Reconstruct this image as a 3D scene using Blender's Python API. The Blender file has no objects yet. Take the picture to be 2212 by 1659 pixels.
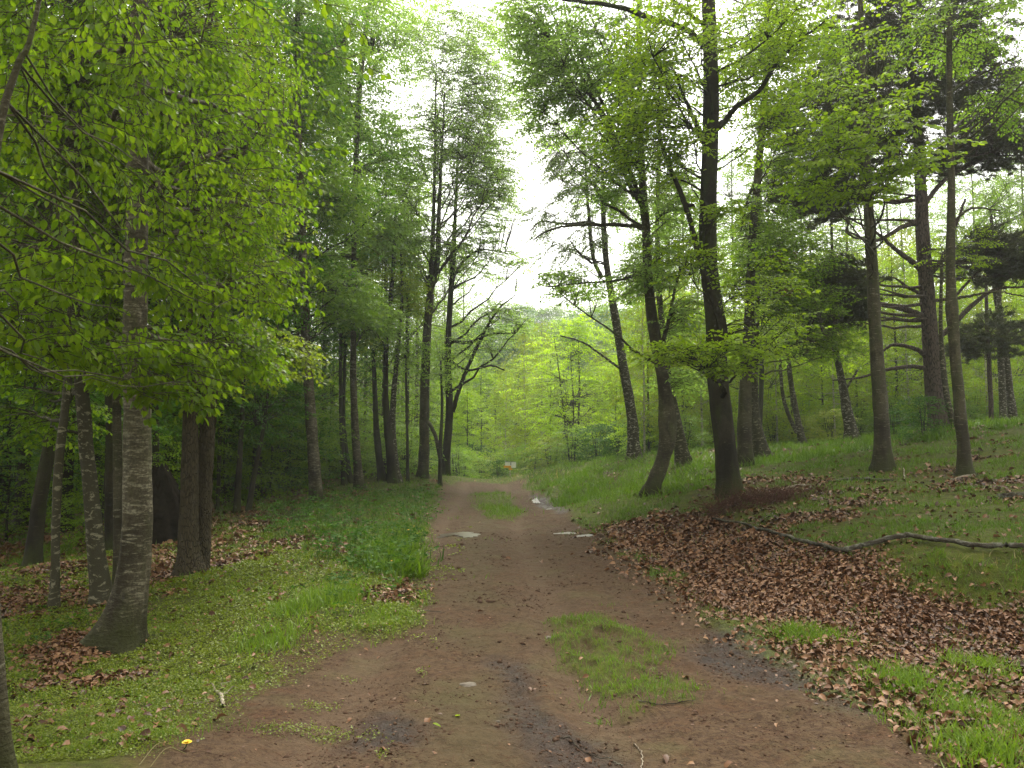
import bpy, math, random
import numpy as np
from mathutils import Vector

# ------------------------------------------------------------------ camera, sky, sun, exposure
SC = bpy.context.scene
COL = SC.collection
F = 1703.0; CX, CY = 1106.0, 829.5; PITCH = math.radians(4.57); EYE = 1.6
cam_d = bpy.data.cameras.new("camera"); cam = bpy.data.objects.new("camera", cam_d); COL.objects.link(cam)
cam.location = (0, 0, EYE); cam.rotation_euler = (math.radians(90) + PITCH, 0, 0)
cam_d.sensor_fit = 'HORIZONTAL'; cam_d.sensor_width = 36.0; cam_d.lens = 36.0 * F / 2212.0
cam_d.clip_start = 0.05; cam_d.clip_end = 3000
SC.camera = cam

SUN_EL, SUN_AZ = 58.0, 8.0      # azimuth: degrees to the right of straight ahead
world = bpy.data.worlds.new("World"); SC.world = world; world.use_nodes = True
wn, wl = world.node_tree.nodes, world.node_tree.links
bg = wn["Background"]
sky = wn.new("ShaderNodeTexSky"); sky.sky_type = 'NISHITA'; sky.sun_disc = False
sky.sun_elevation = math.radians(SUN_EL); sky.sun_rotation = math.radians(SUN_AZ)
sky.air_density = 1.0; sky.dust_density = 4.0; sky.ozone_density = 1.0
hs = wn.new("ShaderNodeHueSaturation"); hs.inputs['Saturation'].default_value = 0.06
hs.inputs['Value'].default_value = 1.5
wl.new(sky.outputs[0], hs.inputs['Color'])
wt = wn.new("ShaderNodeMix"); wt.data_type = 'RGBA'; wt.blend_type = 'MULTIPLY'; wt.inputs[0].default_value = 1.0; wt.inputs[7].default_value = (1.0, 0.985, 0.92, 1)
wl.new(hs.outputs[0], wt.inputs[6]); wl.new(wt.outputs[2], bg.inputs['Color'])
bg.inputs['Strength'].default_value = 0.15
sd = bpy.data.lights.new("sun", 'SUN'); sd.energy = 1.5; sd.angle = math.radians(25); sd.color = (1.0, 0.95, 0.84)
sun = bpy.data.objects.new("sun", sd); COL.objects.link(sun)
a, e = math.radians(SUN_AZ), math.radians(SUN_EL)
sdir = Vector((math.sin(a) * math.cos(e), math.cos(a) * math.cos(e), math.sin(e)))
sun.rotation_euler = sdir.to_track_quat('Z', 'Y').to_euler(); sun.location = sdir * 60
SC.view_settings.view_transform = 'Standard'; SC.view_settings.look = 'None'
SC.view_settings.gamma = 1.0; SC.view_settings.exposure = 1.1
SC.render.engine = 'CYCLES'
cy = SC.cycles
cy.max_bounces = 7; cy.diffuse_bounces = 4; cy.glossy_bounces = 2; cy.transmission_bounces = 4
cy.transparent_max_bounces = 4; cy.volume_bounces = 1; cy.use_denoising = True
cy.use_adaptive_sampling = True; cy.adaptive_threshold = 0.01
cy.caustics_reflective = False; cy.caustics_refractive = False; cy.sample_clamp_indirect = 6.0
SC.render.use_persistent_data = False

RNG = np.random.default_rng(11)
DENS = 2.4

# ------------------------------------------------------------------ helpers
def P(px, py, D):
    """world point at forward distance D seen in direction px,py of the survey photo"""
    u, v = (px - CX) / F, -(py - CY) / F
    cp, sp = math.cos(PITCH), math.sin(PITCH)
    y, z = cp - v * sp, sp + v * cp
    return np.array([u * D / y, D, EYE + z * D / y])

def norm(v):
    return v / np.maximum(np.linalg.norm(v, axis=-1, keepdims=True), 1e-9)

def hash2(ix, iy, seed):
    h = (ix.astype(np.int64) * 374761393 + iy.astype(np.int64) * 668265263 + seed * 974634777) & 0xFFFFFFFF
    h = ((h ^ (h >> 13)) * 1274126177) & 0xFFFFFFFF
    return ((h ^ (h >> 16)) & 0xFFFF) / 65535.0

def vn(x, y, s, seed=0):
    x = np.asarray(x, float) / s + 1000.5; y = np.asarray(y, float) / s + 1000.5
    ix, iy = np.floor(x), np.floor(y); fx, fy = x - ix, y - iy
    fx = fx * fx * (3 - 2 * fx); fy = fy * fy * (3 - 2 * fy)
    a_, b_ = hash2(ix, iy, seed), hash2(ix + 1, iy, seed)
    c_, d_ = hash2(ix, iy + 1, seed), hash2(ix + 1, iy + 1, seed)
    return (a_ * (1 - fx) + b_ * fx) * (1 - fy) + (c_ * (1 - fx) + d_ * fx) * fy - 0.5

def fbm(x, y, s, seed=0, o=3):
    r = 0; am = 1.0
    for k in range(o):
        r = r + am * vn(x, y, s / 2 ** k, seed + k * 17); am *= 0.5
    return r

def mesh(name, V, faces, mat=None, parent=None, loc=None, smooth=False, attrs=None, mats=None):
    """faces: list of int arrays (n,k)"""
    me = bpy.data.meshes.new(name)
    V = np.asarray(V, np.float32)
    me.vertices.add(len(V)); me.vertices.foreach_set("co", V.ravel())
    faces = [np.asarray(f, np.int32) for f in faces if len(f)]
    tot = np.concatenate([np.full(len(f), f.shape[1], np.int32) for f in faces])
    idx = np.concatenate([f.ravel() for f in faces])
    me.loops.add(len(idx)); me.loops.foreach_set("vertex_index", idx)
    me.polygons.add(len(tot))
    st = np.zeros(len(tot), np.int32); st[1:] = np.cumsum(tot)[:-1]
    me.polygons.foreach_set("loop_start", st); me.polygons.foreach_set("loop_total", tot)
    if smooth: me.polygons.foreach_set("use_smooth", np.ones(len(tot), bool))
    for k, v in (attrs or {}).items():
        at = me.attributes.new(k, 'FLOAT', 'POINT'); at.data.foreach_set("value", np.asarray(v, np.float32))
    me.update(calc_edges=True)
    if mat is not None: me.materials.append(mat)
    for m_ in (mats or []): me.materials.append(m_)
    o = bpy.data.objects.new(name, me); COL.objects.link(o)
    if parent is not None: o.parent = parent
    if loc is not None: o.location = loc
    return o

def tag(o, label=None, cat=None, group=None, kind=None):
    if label: o['label'] = label
    if cat: o['category'] = cat
    if group: o['group'] = group
    if kind: o['kind'] = kind
    return o

def empty(name, loc, label, cat, group=None):
    o = bpy.data.objects.new(name, None); COL.objects.link(o); o.location = [float(c) for c in loc]
    o.empty_display_size = 0.3
    return tag(o, label, cat, group)

def catmull(pts, n):
    pts = np.asarray(pts, float); m = len(pts)
    ext = np.vstack([2 * pts[0] - pts[1], pts, 2 * pts[-1] - pts[-2]])
    t = np.linspace(0, m - 1 - 1e-6, n); i = np.floor(t).astype(int); f = (t - i)[:, None]
    p0, p1, p2, p3 = ext[i], ext[i + 1], ext[i + 2], ext[i + 3]
    return 0.5 * ((2 * p1) + (p2 - p0) * f + (2 * p0 - 5 * p1 + 4 * p2 - p3) * f ** 2 + (3 * p1 - p0 - 3 * p2 + p3) * f ** 3)

class Geo:
    """collects vertices, triangles and quads"""
    def __init__(s): s.V, s.T, s.Q, s.A, s.n = [], [], [], [], 0
    def add(s, V, T=None, Q=None, A=None):
        V = np.asarray(V).reshape(-1, 3)
        if T is not None and len(T): s.T.append(np.asarray(T) + s.n)
        if Q is not None and len(Q): s.Q.append(np.asarray(Q) + s.n)
        s.V.append(V); s.A.append(np.zeros(len(V)) if A is None else np.asarray(A).ravel()); s.n += len(V)
    def build(s, name, mat, parent=None, loc=None, smooth=False, origin=None):
        V = np.concatenate(s.V)
        if origin is not None: V = V - np.asarray(origin)
        fs = []
        if s.T: fs.append(np.concatenate(s.T))
        if s.Q: fs.append(np.concatenate(s.Q))
        return mesh(name, V, fs, mat, parent, loc, smooth, {"v": np.concatenate(s.A)})

def tubes(g, Pts, R, k=5, noise=0.0, A=None):
    """Pts (B,n,3), R (B,n)"""
    Pts = np.asarray(Pts, float); R = np.asarray(R, float)
    if Pts.ndim == 2: Pts, R = Pts[None], R[None]
    B, n, _ = Pts.shape
    if B == 0: return
    T = norm(np.gradient(Pts, axis=1))
    ref = np.zeros_like(T); ref[..., 0] = 1.0
    mT = norm(T.mean(1, keepdims=True)); alt = np.abs(mT[..., 0:1]) > 0.8
    ref = np.where(alt, np.array([0, 1.0, 0]), ref)
    U = norm(np.cross(T, ref)); W = np.cross(T, U)
    an = np.arange(k) / k * 2 * math.pi
    rr = R[:, :, None] * (1 + noise * (RNG.random((B, n, k)) - 0.5))
    V = Pts[:, :, None] + (U[:, :, None] * np.cos(an)[None, None, :, None] + W[:, :, None] * np.sin(an)[None, None, :, None]) * rr[..., None]
    b = (np.arange(B) * n * k)[:, None, None]; i = np.arange(n - 1)[None, :, None]; j = np.arange(k)[None, None, :]
    j2 = (j + 1) % k
    Q = np.stack([b + i * k + j, b + i * k + j2, b + (i + 1) * k + j2, b + (i + 1) * k + j], -1).reshape(-1, 4)
    g.add(V, Q=Q, A=None if A is None else np.broadcast_to(np.asarray(A)[:, None, None], (B, n, k)))

# ------------------------------------------------------------------ materials
class NT:
    def __init__(s, name):
        s.m = bpy.data.materials.new(name); s.m.use_nodes = True
        s.t = s.m.node_tree; s.n = s.t.nodes; s.l = s.t.links; s.bsdf = s.n["Principled BSDF"]; s.out = s.n["Material Output"]
    def new(s, t, **kw):
        x = s.n.new(t)
        for k_, v_ in kw.items(): setattr(x, k_, v_)
        return x
    def coord(s, scale=(1, 1, 1), which='Object'):
        c = s.new("ShaderNodeTexCoord"); mp = s.new("ShaderNodeMapping"); mp.inputs['Scale'].default_value = scale
        s.l.new(c.outputs[which], mp.inputs[0]); return mp.outputs[0]
    def noise(s, vec, scale, detail=4, rough=0.55, dist=0.0):
        x = s.new("ShaderNodeTexNoise"); x.inputs['Scale'].default_value = scale; x.inputs['Detail'].default_value = detail
        x.inputs['Roughness'].default_value = rough; x.inputs['Distortion'].default_value = dist
        s.l.new(vec, x.inputs['Vector']); return x.outputs['Fac']
    def ramp(s, fac, stops):
        x = s.new("ShaderNodeValToRGB"); cr = x.color_ramp
        while len(cr.elements) < len(stops): cr.elements.new(0.5)
        for el, (p, c) in zip(cr.elements, stops):
            el.position = p; el.color = (c[0], c[1], c[2], 1) if hasattr(c, '__len__') else (c, c, c, 1)
        s.l.new(fac, x.inputs[0]); return x.outputs[0]
    def attr(s, name): x = s.new("ShaderNodeAttribute"); x.attribute_name = name; return x.outputs['Fac']
    def mix(s, fac, a_, b_, mode='MIX'):
        x = s.new("ShaderNodeMix"); x.data_type = 'RGBA'; x.blend_type = mode
        for sock, v_ in ((x.inputs[0], fac), (x.inputs[6], a_), (x.inputs[7], b_)):
            if hasattr(v_, 'links'): s.l.new(v_, sock)
            elif hasattr(v_, '__len__'): sock.default_value = (v_[0], v_[1], v_[2], 1)
            else: sock.default_value = v_
        return x.outputs[2]
    def math(s, op, a_, b_=0.0):
        x = s.new("ShaderNodeMath"); x.operation = op
        for sock, v_ in ((x.inputs[0], a_), (x.inputs[1], b_)):
            if hasattr(v_, 'links'): s.l.new(v_, sock)
            else: sock.default_value = v_
        return x.outputs[0]
    def bump(s, h, dist=0.01, strength=1.0):
        x = s.new("ShaderNodeBump"); x.inputs['Distance'].default_value = dist; x.inputs['Strength'].default_value = strength
        s.l.new(h, x.inputs['Height']); s.l.new(x.outputs[0], s.bsdf.inputs['Normal']); return x

def leaf_mat(name, lo, mid, hi, trans=0.45, rough=0.45, vein=False, spec=0.3):
    n = NT(name); v = n.attr("v")
    oi = n.new("ShaderNodeObjectInfo")
    vv = n.math('ADD', n.math('MULTIPLY', v, 0.85), n.math('MULTIPLY', oi.outputs['Random'], 0.15))
    c = n.ramp(vv, [(0.0, lo), (0.5, mid), (1.0, hi)])
    if vein:
        nz = n.noise(n.coord((60, 60, 60)), 1.0, 2); c = n.mix(n.math('MULTIPLY', nz, 0.35), c, (0.05, 0.10, 0.01))
    n.l.new(c, n.bsdf.inputs['Base Color']); n.bsdf.inputs['Roughness'].default_value = rough
    n.bsdf.inputs['Specular IOR Level'].default_value = spec
    tr = n.new("ShaderNodeBsdfTranslucent")
    ct = n.mix(1.0, c, (1.25, 1.35, 0.55), 'MULTIPLY'); n.l.new(ct, tr.inputs['Color'])
    ms = n.new("ShaderNodeMixShader"); ms.inputs[0].default_value = trans
    n.l.new(n.bsdf.outputs[0], ms.inputs[1]); n.l.new(tr.outputs[0], ms.inputs[2]); n.l.new(ms.outputs[0], n.out.inputs[0])
    return n.m

M = {}
M['leaf_near'] = leaf_mat('beech_leaf_near', (0.065, 0.125, 0.008), (0.13, 0.205, 0.010), (0.21, 0.28, 0.016), 0.6, 0.42, True)
M['leaf_left'] = leaf_mat('beech_leaf_left', (0.08, 0.15, 0.010), (0.145, 0.235, 0.013), (0.22, 0.31, 0.02), 0.6)  # yellow-green leaf tone, mostly for beeches on the left
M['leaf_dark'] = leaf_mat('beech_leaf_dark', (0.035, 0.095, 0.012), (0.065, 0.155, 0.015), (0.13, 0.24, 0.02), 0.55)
M['leaf_olive'] = leaf_mat('beech_leaf_olive', (0.12, 0.17, 0.015), (0.20, 0.26, 0.022), (0.28, 0.32, 0.04), 0.58)
M['leaf_mid'] = leaf_mat('beech_leaf_mid', (0.10, 0.18, 0.03), (0.17, 0.27, 0.04), (0.25, 0.35, 0.06), 0.58)
M['leaf_glare'] = leaf_mat('beech_leaf_glare', (0.16, 0.25, 0.08), (0.25, 0.36, 0.12), (0.34, 0.45, 0.17), 0.68, 0.6, spec=0.2)  # milky glare of crowns against the sky put into the leaf colour
M['leaf_lime'] = leaf_mat('beech_leaf_lime', (0.15, 0.24, 0.012), (0.24, 0.35, 0.016), (0.36, 0.46, 0.03), 0.6)
M['leaf_glow'] = leaf_mat('beech_leaf_brightest', (0.24, 0.36, 0.012), (0.36, 0.50, 0.02), (0.50, 0.62, 0.04), 0.62)
M['leaf_yellow'] = leaf_mat('birch_leaf_yellow', (0.16, 0.21, 0.025), (0.24, 0.29, 0.035), (0.33, 0.36, 0.06), 0.5)
M['leaf_grey'] = leaf_mat('birch_leaf_grey', (0.13, 0.18, 0.08), (0.19, 0.26, 0.12), (0.26, 0.34, 0.16), 0.6)
M['needle'] = leaf_mat('pine_needle', (0.035, 0.046, 0.020), (0.065, 0.075, 0.032), (0.12, 0.115, 0.055), 0.25, 0.5)
M['herb'] = leaf_mat('herb_leaf', (0.025, 0.070, 0.010), (0.050, 0.12, 0.015), (0.10, 0.18, 0.025), 0.4, 0.6, spec=0.1)
M['grass'] = leaf_mat('grass_blade', (0.055, 0.11, 0.009), (0.105, 0.185, 0.014), (0.17, 0.25, 0.022), 0.4)
M['mossy'] = leaf_mat('clover_leaf', (0.105, 0.14, 0.007), (0.145, 0.185, 0.009), (0.19, 0.225, 0.013), 0.4)
M['straw'] = leaf_mat('dry_grass', (0.16, 0.13, 0.05), (0.28, 0.23, 0.10), (0.42, 0.36, 0.18), 0.3)
M['rust_leaf'] = leaf_mat('rusty_leaf', (0.16, 0.05, 0.02), (0.24, 0.08, 0.03), (0.30, 0.13, 0.05), 0.3)

def litter_mat():
    n = NT('dead_beech_leaf'); v = n.attr("v")
    c = n.ramp(v, [(0.0, (0.036, 0.018, 0.010)), (0.35, (0.112, 0.051, 0.022)), (0.7, (0.190, 0.090, 0.038)), (1.0, (0.27, 0.155, 0.075))])
    n.l.new(c, n.bsdf.inputs['Base Color']); n.bsdf.inputs['Roughness'].default_value = 0.5
    n.bsdf.inputs['Specular IOR Level'].default_value = 0.25
    return n.m
M['litter'] = litter_mat()

def bark_beech(name, base, dark, lichen, moss, moss_amt=0.5, lich_amt=0.56, foot=True):
    n = NT(name); co = n.coord(); flat = n.coord((1, 1, 5.5))
    big = n.noise(co, 1.6, 4, 0.6); mid = n.noise(flat, 7.0, 5, 0.65, 0.3); fine = n.noise(co, 55, 4, 0.6)
    c = n.mix(n.ramp(big, [(0.35, 0.0), (0.62, 1.0)]), dark, base)
    c = n.mix(n.ramp(mid, [(lich_amt, 0.0), (lich_amt + 0.10, 0.85)]), c, lichen)
    c = n.mix(n.ramp(n.noise(n.coord((1, 1, 2)), 5.0, 7, 0.75, 0.5), [(lich_amt + .03, 0.0), (lich_amt + 0.09, 0.7)]), c, lichen)
    c = n.mix(n.ramp(n.noise(n.coord((1, 1, .6)), 3.0, 6, 0.7, 0.3), [(.42, .75), (.50, 0.0)]), c, dark)
    c = n.mix(n.ramp(n.noise(n.coord((1, 1, 0.35)), 3.5, 5, 0.6), [(moss_amt, 0.0), (moss_amt + 0.2, 0.8)]), c, moss)
    c = n.mix(n.math('MULTIPLY', n.ramp(fine, [(0.35, 1.0), (0.6, 0.0)]), 0.6), c, dark)
    if foot:
        tc = n.new("ShaderNodeTexCoord"); sx = n.new("ShaderNodeSeparateXYZ"); n.l.new(tc.outputs['Object'], sx.inputs[0])
        zf = n.math('SUBTRACT', n.math('MULTIPLY', big, 1.4), n.math('MULTIPLY', sx.outputs['Z'], 1.3))
        c = n.mix(n.ramp(zf, [(0.15, 0.0), (0.55, 0.85)]), c, n.mix(fine, (0.018, 0.016, 0.009), (0.050, 0.058, 0.014)))
    n.l.new(c, n.bsdf.inputs['Base Color']); n.bsdf.inputs['Roughness'].default_value = 0.8; n.bsdf.inputs['Specular IOR Level'].default_value = 0.12
    h = n.math('ADD', n.math('MULTIPLY', mid, 0.7), n.math('MULTIPLY', fine, 0.5)); n.bump(h, 0.022, 1.0)
    return n.m

def bark_birch(name, white, dark, amt):
    n = NT(name); flat = n.coord((1, 1, 2.2)); co = n.coord()
    w = n.noise(flat, 9.0, 5, 0.7, 0.6); z = n.noise(co, 60, 3)
    f = n.ramp(w, [(amt, 0.0), (amt + 0.05, 1.0)])
    c = n.mix(f, dark, white)
    c = n.mix(n.math('MULTIPLY', z, 0.5), c, (0.07, 0.075, 0.03))
    n.l.new(c, n.bsdf.inputs['Base Color']); n.bsdf.inputs['Specular IOR Level'].default_value = 0.15; n.bsdf.inputs['Roughness'].default_value = 0.75
    n.bump(n.math('ADD', w, n.math('MULTIPLY', z, 0.4)), 0.015, 0.8)
    return n.m

def bark_pine(name, a_, b_, vs=20, cd=0.35):
    n = NT(name); co = n.coord((1, 1, 0.28)); vo = n.new("ShaderNodeTexVoronoi"); vo.feature = 'DISTANCE_TO_EDGE'
    vo.inputs['Scale'].default_value = vs; n.l.new(co, vo.inputs['Vector'])
    nz = n.noise(n.coord((1, 1, 0.3)), 22, 5, 0.65)
    crack = n.ramp(vo.outputs['Distance'], [(0.0, 0.0), (0.12, 1.0)])
    c = n.mix(nz, a_, b_); c = n.mix(n.math('MAXIMUM', crack, cd), (0.012, 0.010, 0.008), c)
    n.l.new(c, n.bsdf.inputs['Base Color']); n.bsdf.inputs['Specular IOR Level'].default_value = 0.12; n.bsdf.inputs['Roughness'].default_value = 0.85
    n.bump(n.math('ADD', crack, nz), 0.03, 0.9)
    return n.m

M['bark_pale'] = bark_beech('beech_bark_pale', (0.115, 0.098, 0.062), (0.030, 0.025, 0.015), (0.27, 0.25, 0.17), (0.055, 0.062, 0.018), 0.50, 0.52)
M['bark_red'] = bark_pine('reddish_flaky_bark', (0.048, 0.040, 0.023), (0.105, 0.085, 0.050), 38, 0.6)
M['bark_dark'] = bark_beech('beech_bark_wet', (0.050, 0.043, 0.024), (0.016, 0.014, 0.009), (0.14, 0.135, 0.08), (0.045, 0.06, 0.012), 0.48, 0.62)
M['bark_mid'] = bark_beech('beech_bark_green', (0.105, 0.095, 0.055), (0.036, 0.031, 0.019), (0.25, 0.235, 0.16), (0.06, 0.08, 0.02), 0.50, 0.57)
M['bark_birch'] = bark_birch('birch_bark', (0.36, 0.34, 0.27), (0.035, 0.028, 0.02), 0.55)
M['bark_birch_old'] = bark_birch('birch_bark_old', (0.22, 0.20, 0.135), (0.035, 0.028, 0.018), 0.55)
M['bark_birch_thin'] = bark_birch('birch_bark_young', (0.42, 0.40, 0.30), (0.08, 0.065, 0.04), 0.42)
M['bark_pine'] = bark_pine('pine_bark', (0.06, 0.048, 0.038), (0.15, 0.115, 0.09))
M['bark_far'] = bark_beech('thin_bark', (0.075, 0.07, 0.045), (0.025, 0.025, 0.018), (0.17, 0.17, 0.12), (0.05, 0.07, 0.015), 0.5, 0.6)
M['deadwood'] = bark_beech('dead_wood', (0.075, 0.062, 0.042), (0.028, 0.022, 0.015), (0.20, 0.20, 0.155), (0.09, 0.10, 0.05), 0.6, 0.50, foot=False)
M['palewood'] = bark_beech('bleached_wood', (0.38, 0.33, 0.25), (0.18, 0.14, 0.10), (0.50, 0.47, 0.38), (0.2, 0.18, 0.10), 0.65, 0.55, foot=False)
M['twig_red'] = bark_beech('reddish_twig', (0.12, 0.055, 0.035), (0.06, 0.028, 0.02), (0.18, 0.10, 0.07), (0.10, 0.05, 0.03), 0.6, 0.6, foot=False)

def plain(name, col, rough=0.6, nz=0.25, sc=20, bumpd=0.0):
    n = NT(name); z = n.noise(n.coord(), sc, 4)
    c = n.mix(z, [q * (1 + nz) for q in col], [q * (1 - nz) for q in col])
    n.l.new(c, n.bsdf.inputs['Base Color']); n.bsdf.inputs['Roughness'].default_value = rough
    if bumpd: n.bump(z, bumpd)
    return n.m

# ------------------------------------------------------------------ terrain
# surveyed points: (px, py, distance)
SURVEY = [(255, 1400, 7.0), (218, 1300, 9.3), (115, 1312, 9.0), (255, 1270, 10.6), (410, 1245, 10.8), (70, 1225, 13.0),
          (355, 1165, 15.0), (525, 1110, 19.5), (680, 1085, 22.2), (775, 1057, 27.5), (850, 1042, 29.5), (915, 1032, 31.5),
          (962, 1027, 33.5), (1575, 1068, 15.5), (1405, 1068, 18.0), (1475, 1002, 23.5), (1368, 992, 27.5), (1612, 1007, 21.0),
          (1650, 995, 23.5), (1735, 965, 30.0), (1838, 955, 27.0), (1907, 1015, 16.0), (2083, 1032, 14.2), (2030, 928, 23.0),
          (2180, 932, 28.0), (2212, 1195, 8.1), (1960, 1222, 8.2), (2060, 1208, 8.0), (2050, 1300, 7.6), (2212, 1325, 7.35), (2130, 1305, 7.55), (2130, 1202, 8.05),
          (1750, 1180, 10.3), (1600, 1130, 13.2), (1450, 1190, 11.8), (1700, 1310, 7.8), (2100, 1080, 11.8), (1900, 1080, 13.0),
          (2212, 1500, 5.05), (1900, 1560, 4.6), (10, 1700, 3.2), (300, 1560, 4.5), (0, 1250, 11.0), (1250, 1030, 28.0),
          (1200, 1012, 34.0)]
ctl = [P(*s) for s in SURVEY]
for yy in (2, 5, 8, 11, 15, 20, 26, 31): ctl += [np.array([-0.3 - 0.02 * yy, yy, 0.0]), np.array([-1.9 - 0.0 * yy, yy, 0.0])]
for yy, xx in ((3, 1.6), (6, 2.0), (9, 2.3), (12, 2.1), (16, 1.6), (22, 1.3), (29, 1.0)): ctl.append(np.array([xx, yy, 0.0]))
ctl += [np.array([-1.3, 35.5, 0.05]), np.array([0.2, 36.5, 0.08]), np.array([-1, 42, -0.5]), np.array([1, 48, -0.9]), np.array([-4, 46, -0.9])]
for p in ((-10, 2, -.7), (-14, 12, -.9), (-16, 25, -.8), (-18, 40, -1.0), (-3, -10, 0), (4, -10, .3), (12, 0, .8), (14, 9, 1.5),
          (20, 20, 2.6), (22, 32, 2.6), (8, 40, 1.5), (14, 45, 2.0), (30, 50, 3.0), (5, 60, 0), (0, 90, 3.0), (-10, 70, 0), (-30, 60, -1),
          (40, 90, 6), (-50, 90, 2), (0, 130, 11), (0, 180, 22), (0, 230, 26), (0, 320, 26), (100, 180, 21), (-100, 180, 19), (200, 100, 12),
          (-200, 100, 4), (-60, 20, -2), (60, 20, 4), (60, -30, 1), (-60, -30, -2), (0, -60, 0), (200, -60, 2), (-200, -60, -3),
          (200, 320, 24), (-200, 320, 22), (-120, 20, -3), (120, 20, 5)):
    ctl.append(np.array(p, float))
ctl = np.array(ctl)
def _k(r2): return np.where(r2 > 1e-12, r2 * np.log(np.maximum(r2, 1e-12)), 0.0)
def tps_fit(c, lam=2e-6):
    s = 50.0; X = c[:, :2] / s; n = len(c)
    K = _k(((X[:, None] - X[None]) ** 2).sum(-1)) + lam * np.eye(n)
    Pm = np.hstack([np.ones((n, 1)), X]); A = np.zeros((n + 3, n + 3)); A[:n, :n] = K; A[:n, n:] = Pm; A[n:, :n] = Pm.T
    w = np.linalg.solve(A, np.concatenate([c[:, 2], np.zeros(3)])); return X, w, s
TX, TW, TS = tps_fit(ctl)
def H0(x, y):
    x = np.asarray(x, float) / TS; y = np.asarray(y, float) / TS; sh = x.shape; x, y = x.ravel(), y.ravel()
    out = TW[-3] + TW[-2] * x + TW[-1] * y
    for i in range(len(TX)): out = out + TW[i] * _k((x - TX[i, 0]) ** 2 + (y - TX[i, 1]) ** 2)
    return out.reshape(sh)

def ground_hit(px, py):
    lo_, hi_ = 2.5, None; Ds = np.concatenate([np.arange(2.5, 60, 0.05)])
    base = P(px, py, 1.0); slope = base[2] - EYE; ux = base[0]
    zz = EYE + slope * Ds; hh = H0(ux * Ds, Ds); under = np.nonzero(zz < hh)[0]
    D = Ds[under[0]] if len(under) else 40.0
    return np.array([ux * D, D, float(H0(ux * D, D))])

def poly(pts): return np.array([ground_hit(*p)[:2] for p in pts])
def sdist(pl, x, y):
    """signed distance to polygon, positive inside"""
    x = np.asarray(x); y = np.asarray(y); d = np.full(x.shape, 1e9); ins = np.zeros(x.shape, bool)
    for i in range(len(pl)):
        ax, ay = pl[i]; bx, by = pl[(i + 1) % len(pl)]
        ex, ey = bx - ax, by - ay
        t = np.clip(((x - ax) * ex + (y - ay) * ey) / (ex * ex + ey * ey + 1e-12), 0, 1)
        d = np.minimum(d, (x - ax - t * ex) ** 2 + (y - ay - t * ey) ** 2)
        c = ((ay > y) != (by > y)) & (x < (bx - ax) * (y - ay) / (by - ay + 1e-12) + ax); ins ^= c
    return np.where(ins, 1, -1) * np.sqrt(d)
def sm(d, w): t = np.clip(d / w * 0.5 + 0.5, 0, 1); return t * t * (3 - 2 * t)

PATH = np.vstack([[(-2.0, -12), (-1.9, 2.5)], poly([(430, 1560), (560, 1480), (700, 1420), (860, 1370), (905, 1300), (918, 1230), (922, 1160), (940, 1090), (955, 1048), (1000, 1040), (1130, 1038), (1160, 1062), (1190, 1090), (1240, 1122), (1300, 1160), (1400, 1228), (1480, 1280), (1560, 1350), (1700, 1445), (1900, 1530), (2080, 1640)]), [(1.9, 2.5), (2.2, -12)]])
PATH = np.vstack([[(-1.6, -12), (-1.62, 3.4)], PATH[2:-2], [(2.4, 2.8), (2.2, -12)]])
ISL1 = poly([(1022, 1066), (1075, 1060), (1112, 1082), (1126, 1108), (1100, 1124), (1060, 1122), (1025, 1096)])
ISL2 = poly([(1195, 1340), (1290, 1328), (1380, 1368), (1412, 1405), (1400, 1452), (1510, 1490), (1450, 1522), (1350, 1545), (1285, 1500), (1235, 1440), (1200, 1390)])
LIT_R = poly([(1290, 1140), (1400, 1118), (1560, 1112), (1640, 1148), (1760, 1192), (1850, 1200), (1915, 1215), (1945, 1270), (1990, 1305), (2212, 1335), (2330, 1350), (2330, 1440), (2212, 1430), (2050, 1420), (1900, 1395), (1800, 1385), (1700, 1370), (1560, 1320), (1450, 1240), (1350, 1190)])
LIT_R2 = poly([(1560, 1040), (1750, 1030), (1900, 1028), (2212, 1035), (2330, 1040), (2330, 1070), (2212, 1072), (2000, 1060), (1750, 1078), (1640, 1110), (1560, 1105)])
LIT_L = poly([(440, 1125), (560, 1120), (760, 1165), (700, 1195), (600, 1190), (520, 1215), (430, 1200)])
LIT_L2 = poly([(-150, 1240), (0, 1238), (170, 1235), (210, 1300), (110, 1340), (-150, 1370)])
LIT_L3 = poly([(320, 1190), (380, 1175), (385, 1235), (345, 1265), (320, 1260)])
LIT_L4 = poly([(60, 1440), (150, 1370), (210, 1390), (190, 1440), (90, 1480)])
DIRT_L = poly([(600, 1370), (860, 1375), (880, 1450), (600, 1520), (420, 1560), (380, 1540), (520, 1480)])
WET = [poly([(1540, 1340), (1640, 1370), (1760, 1430), (1900, 1500), (1960, 1560), (1800, 1530), (1640, 1480), (1500, 1420)]),
       poly([(1060, 1420), (1130, 1440), (1200, 1560), (1290, 1600), (1330, 1659), (1180, 1659), (1080, 1520)]),
       poly([(740, 1560), (840, 1540), (900, 1580), (830, 1620), (750, 1610)]),
       poly([(1150, 1070), (1180, 1075), (1230, 1105), (1210, 1110), (1165, 1092)])]
PUD = [(985, 1151, .30, .08), (1015, 1156, .15, .06), (1225, 1151, .24, .055), (1262, 1156, .20, .05), (1158, 1082, .09, .16), (1182, 1099, .10, .10)]
PUDW = [(ground_hit(a_, b_), c_, d_) for a_, b_, c_, d_ in PUD]
UNDER = poly([(540, 1120), (640, 1090), (760, 1075), (880, 1055), (950, 1045), (940, 1090), (922, 1160), (918, 1240), (840, 1262), (760, 1235), (690, 1190), (600, 1165)])
UNDER2 = poly([(0, 1350), (130, 1330), (230, 1310), (240, 1345), (170, 1390), (40, 1470), (-60, 1480)])
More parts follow.
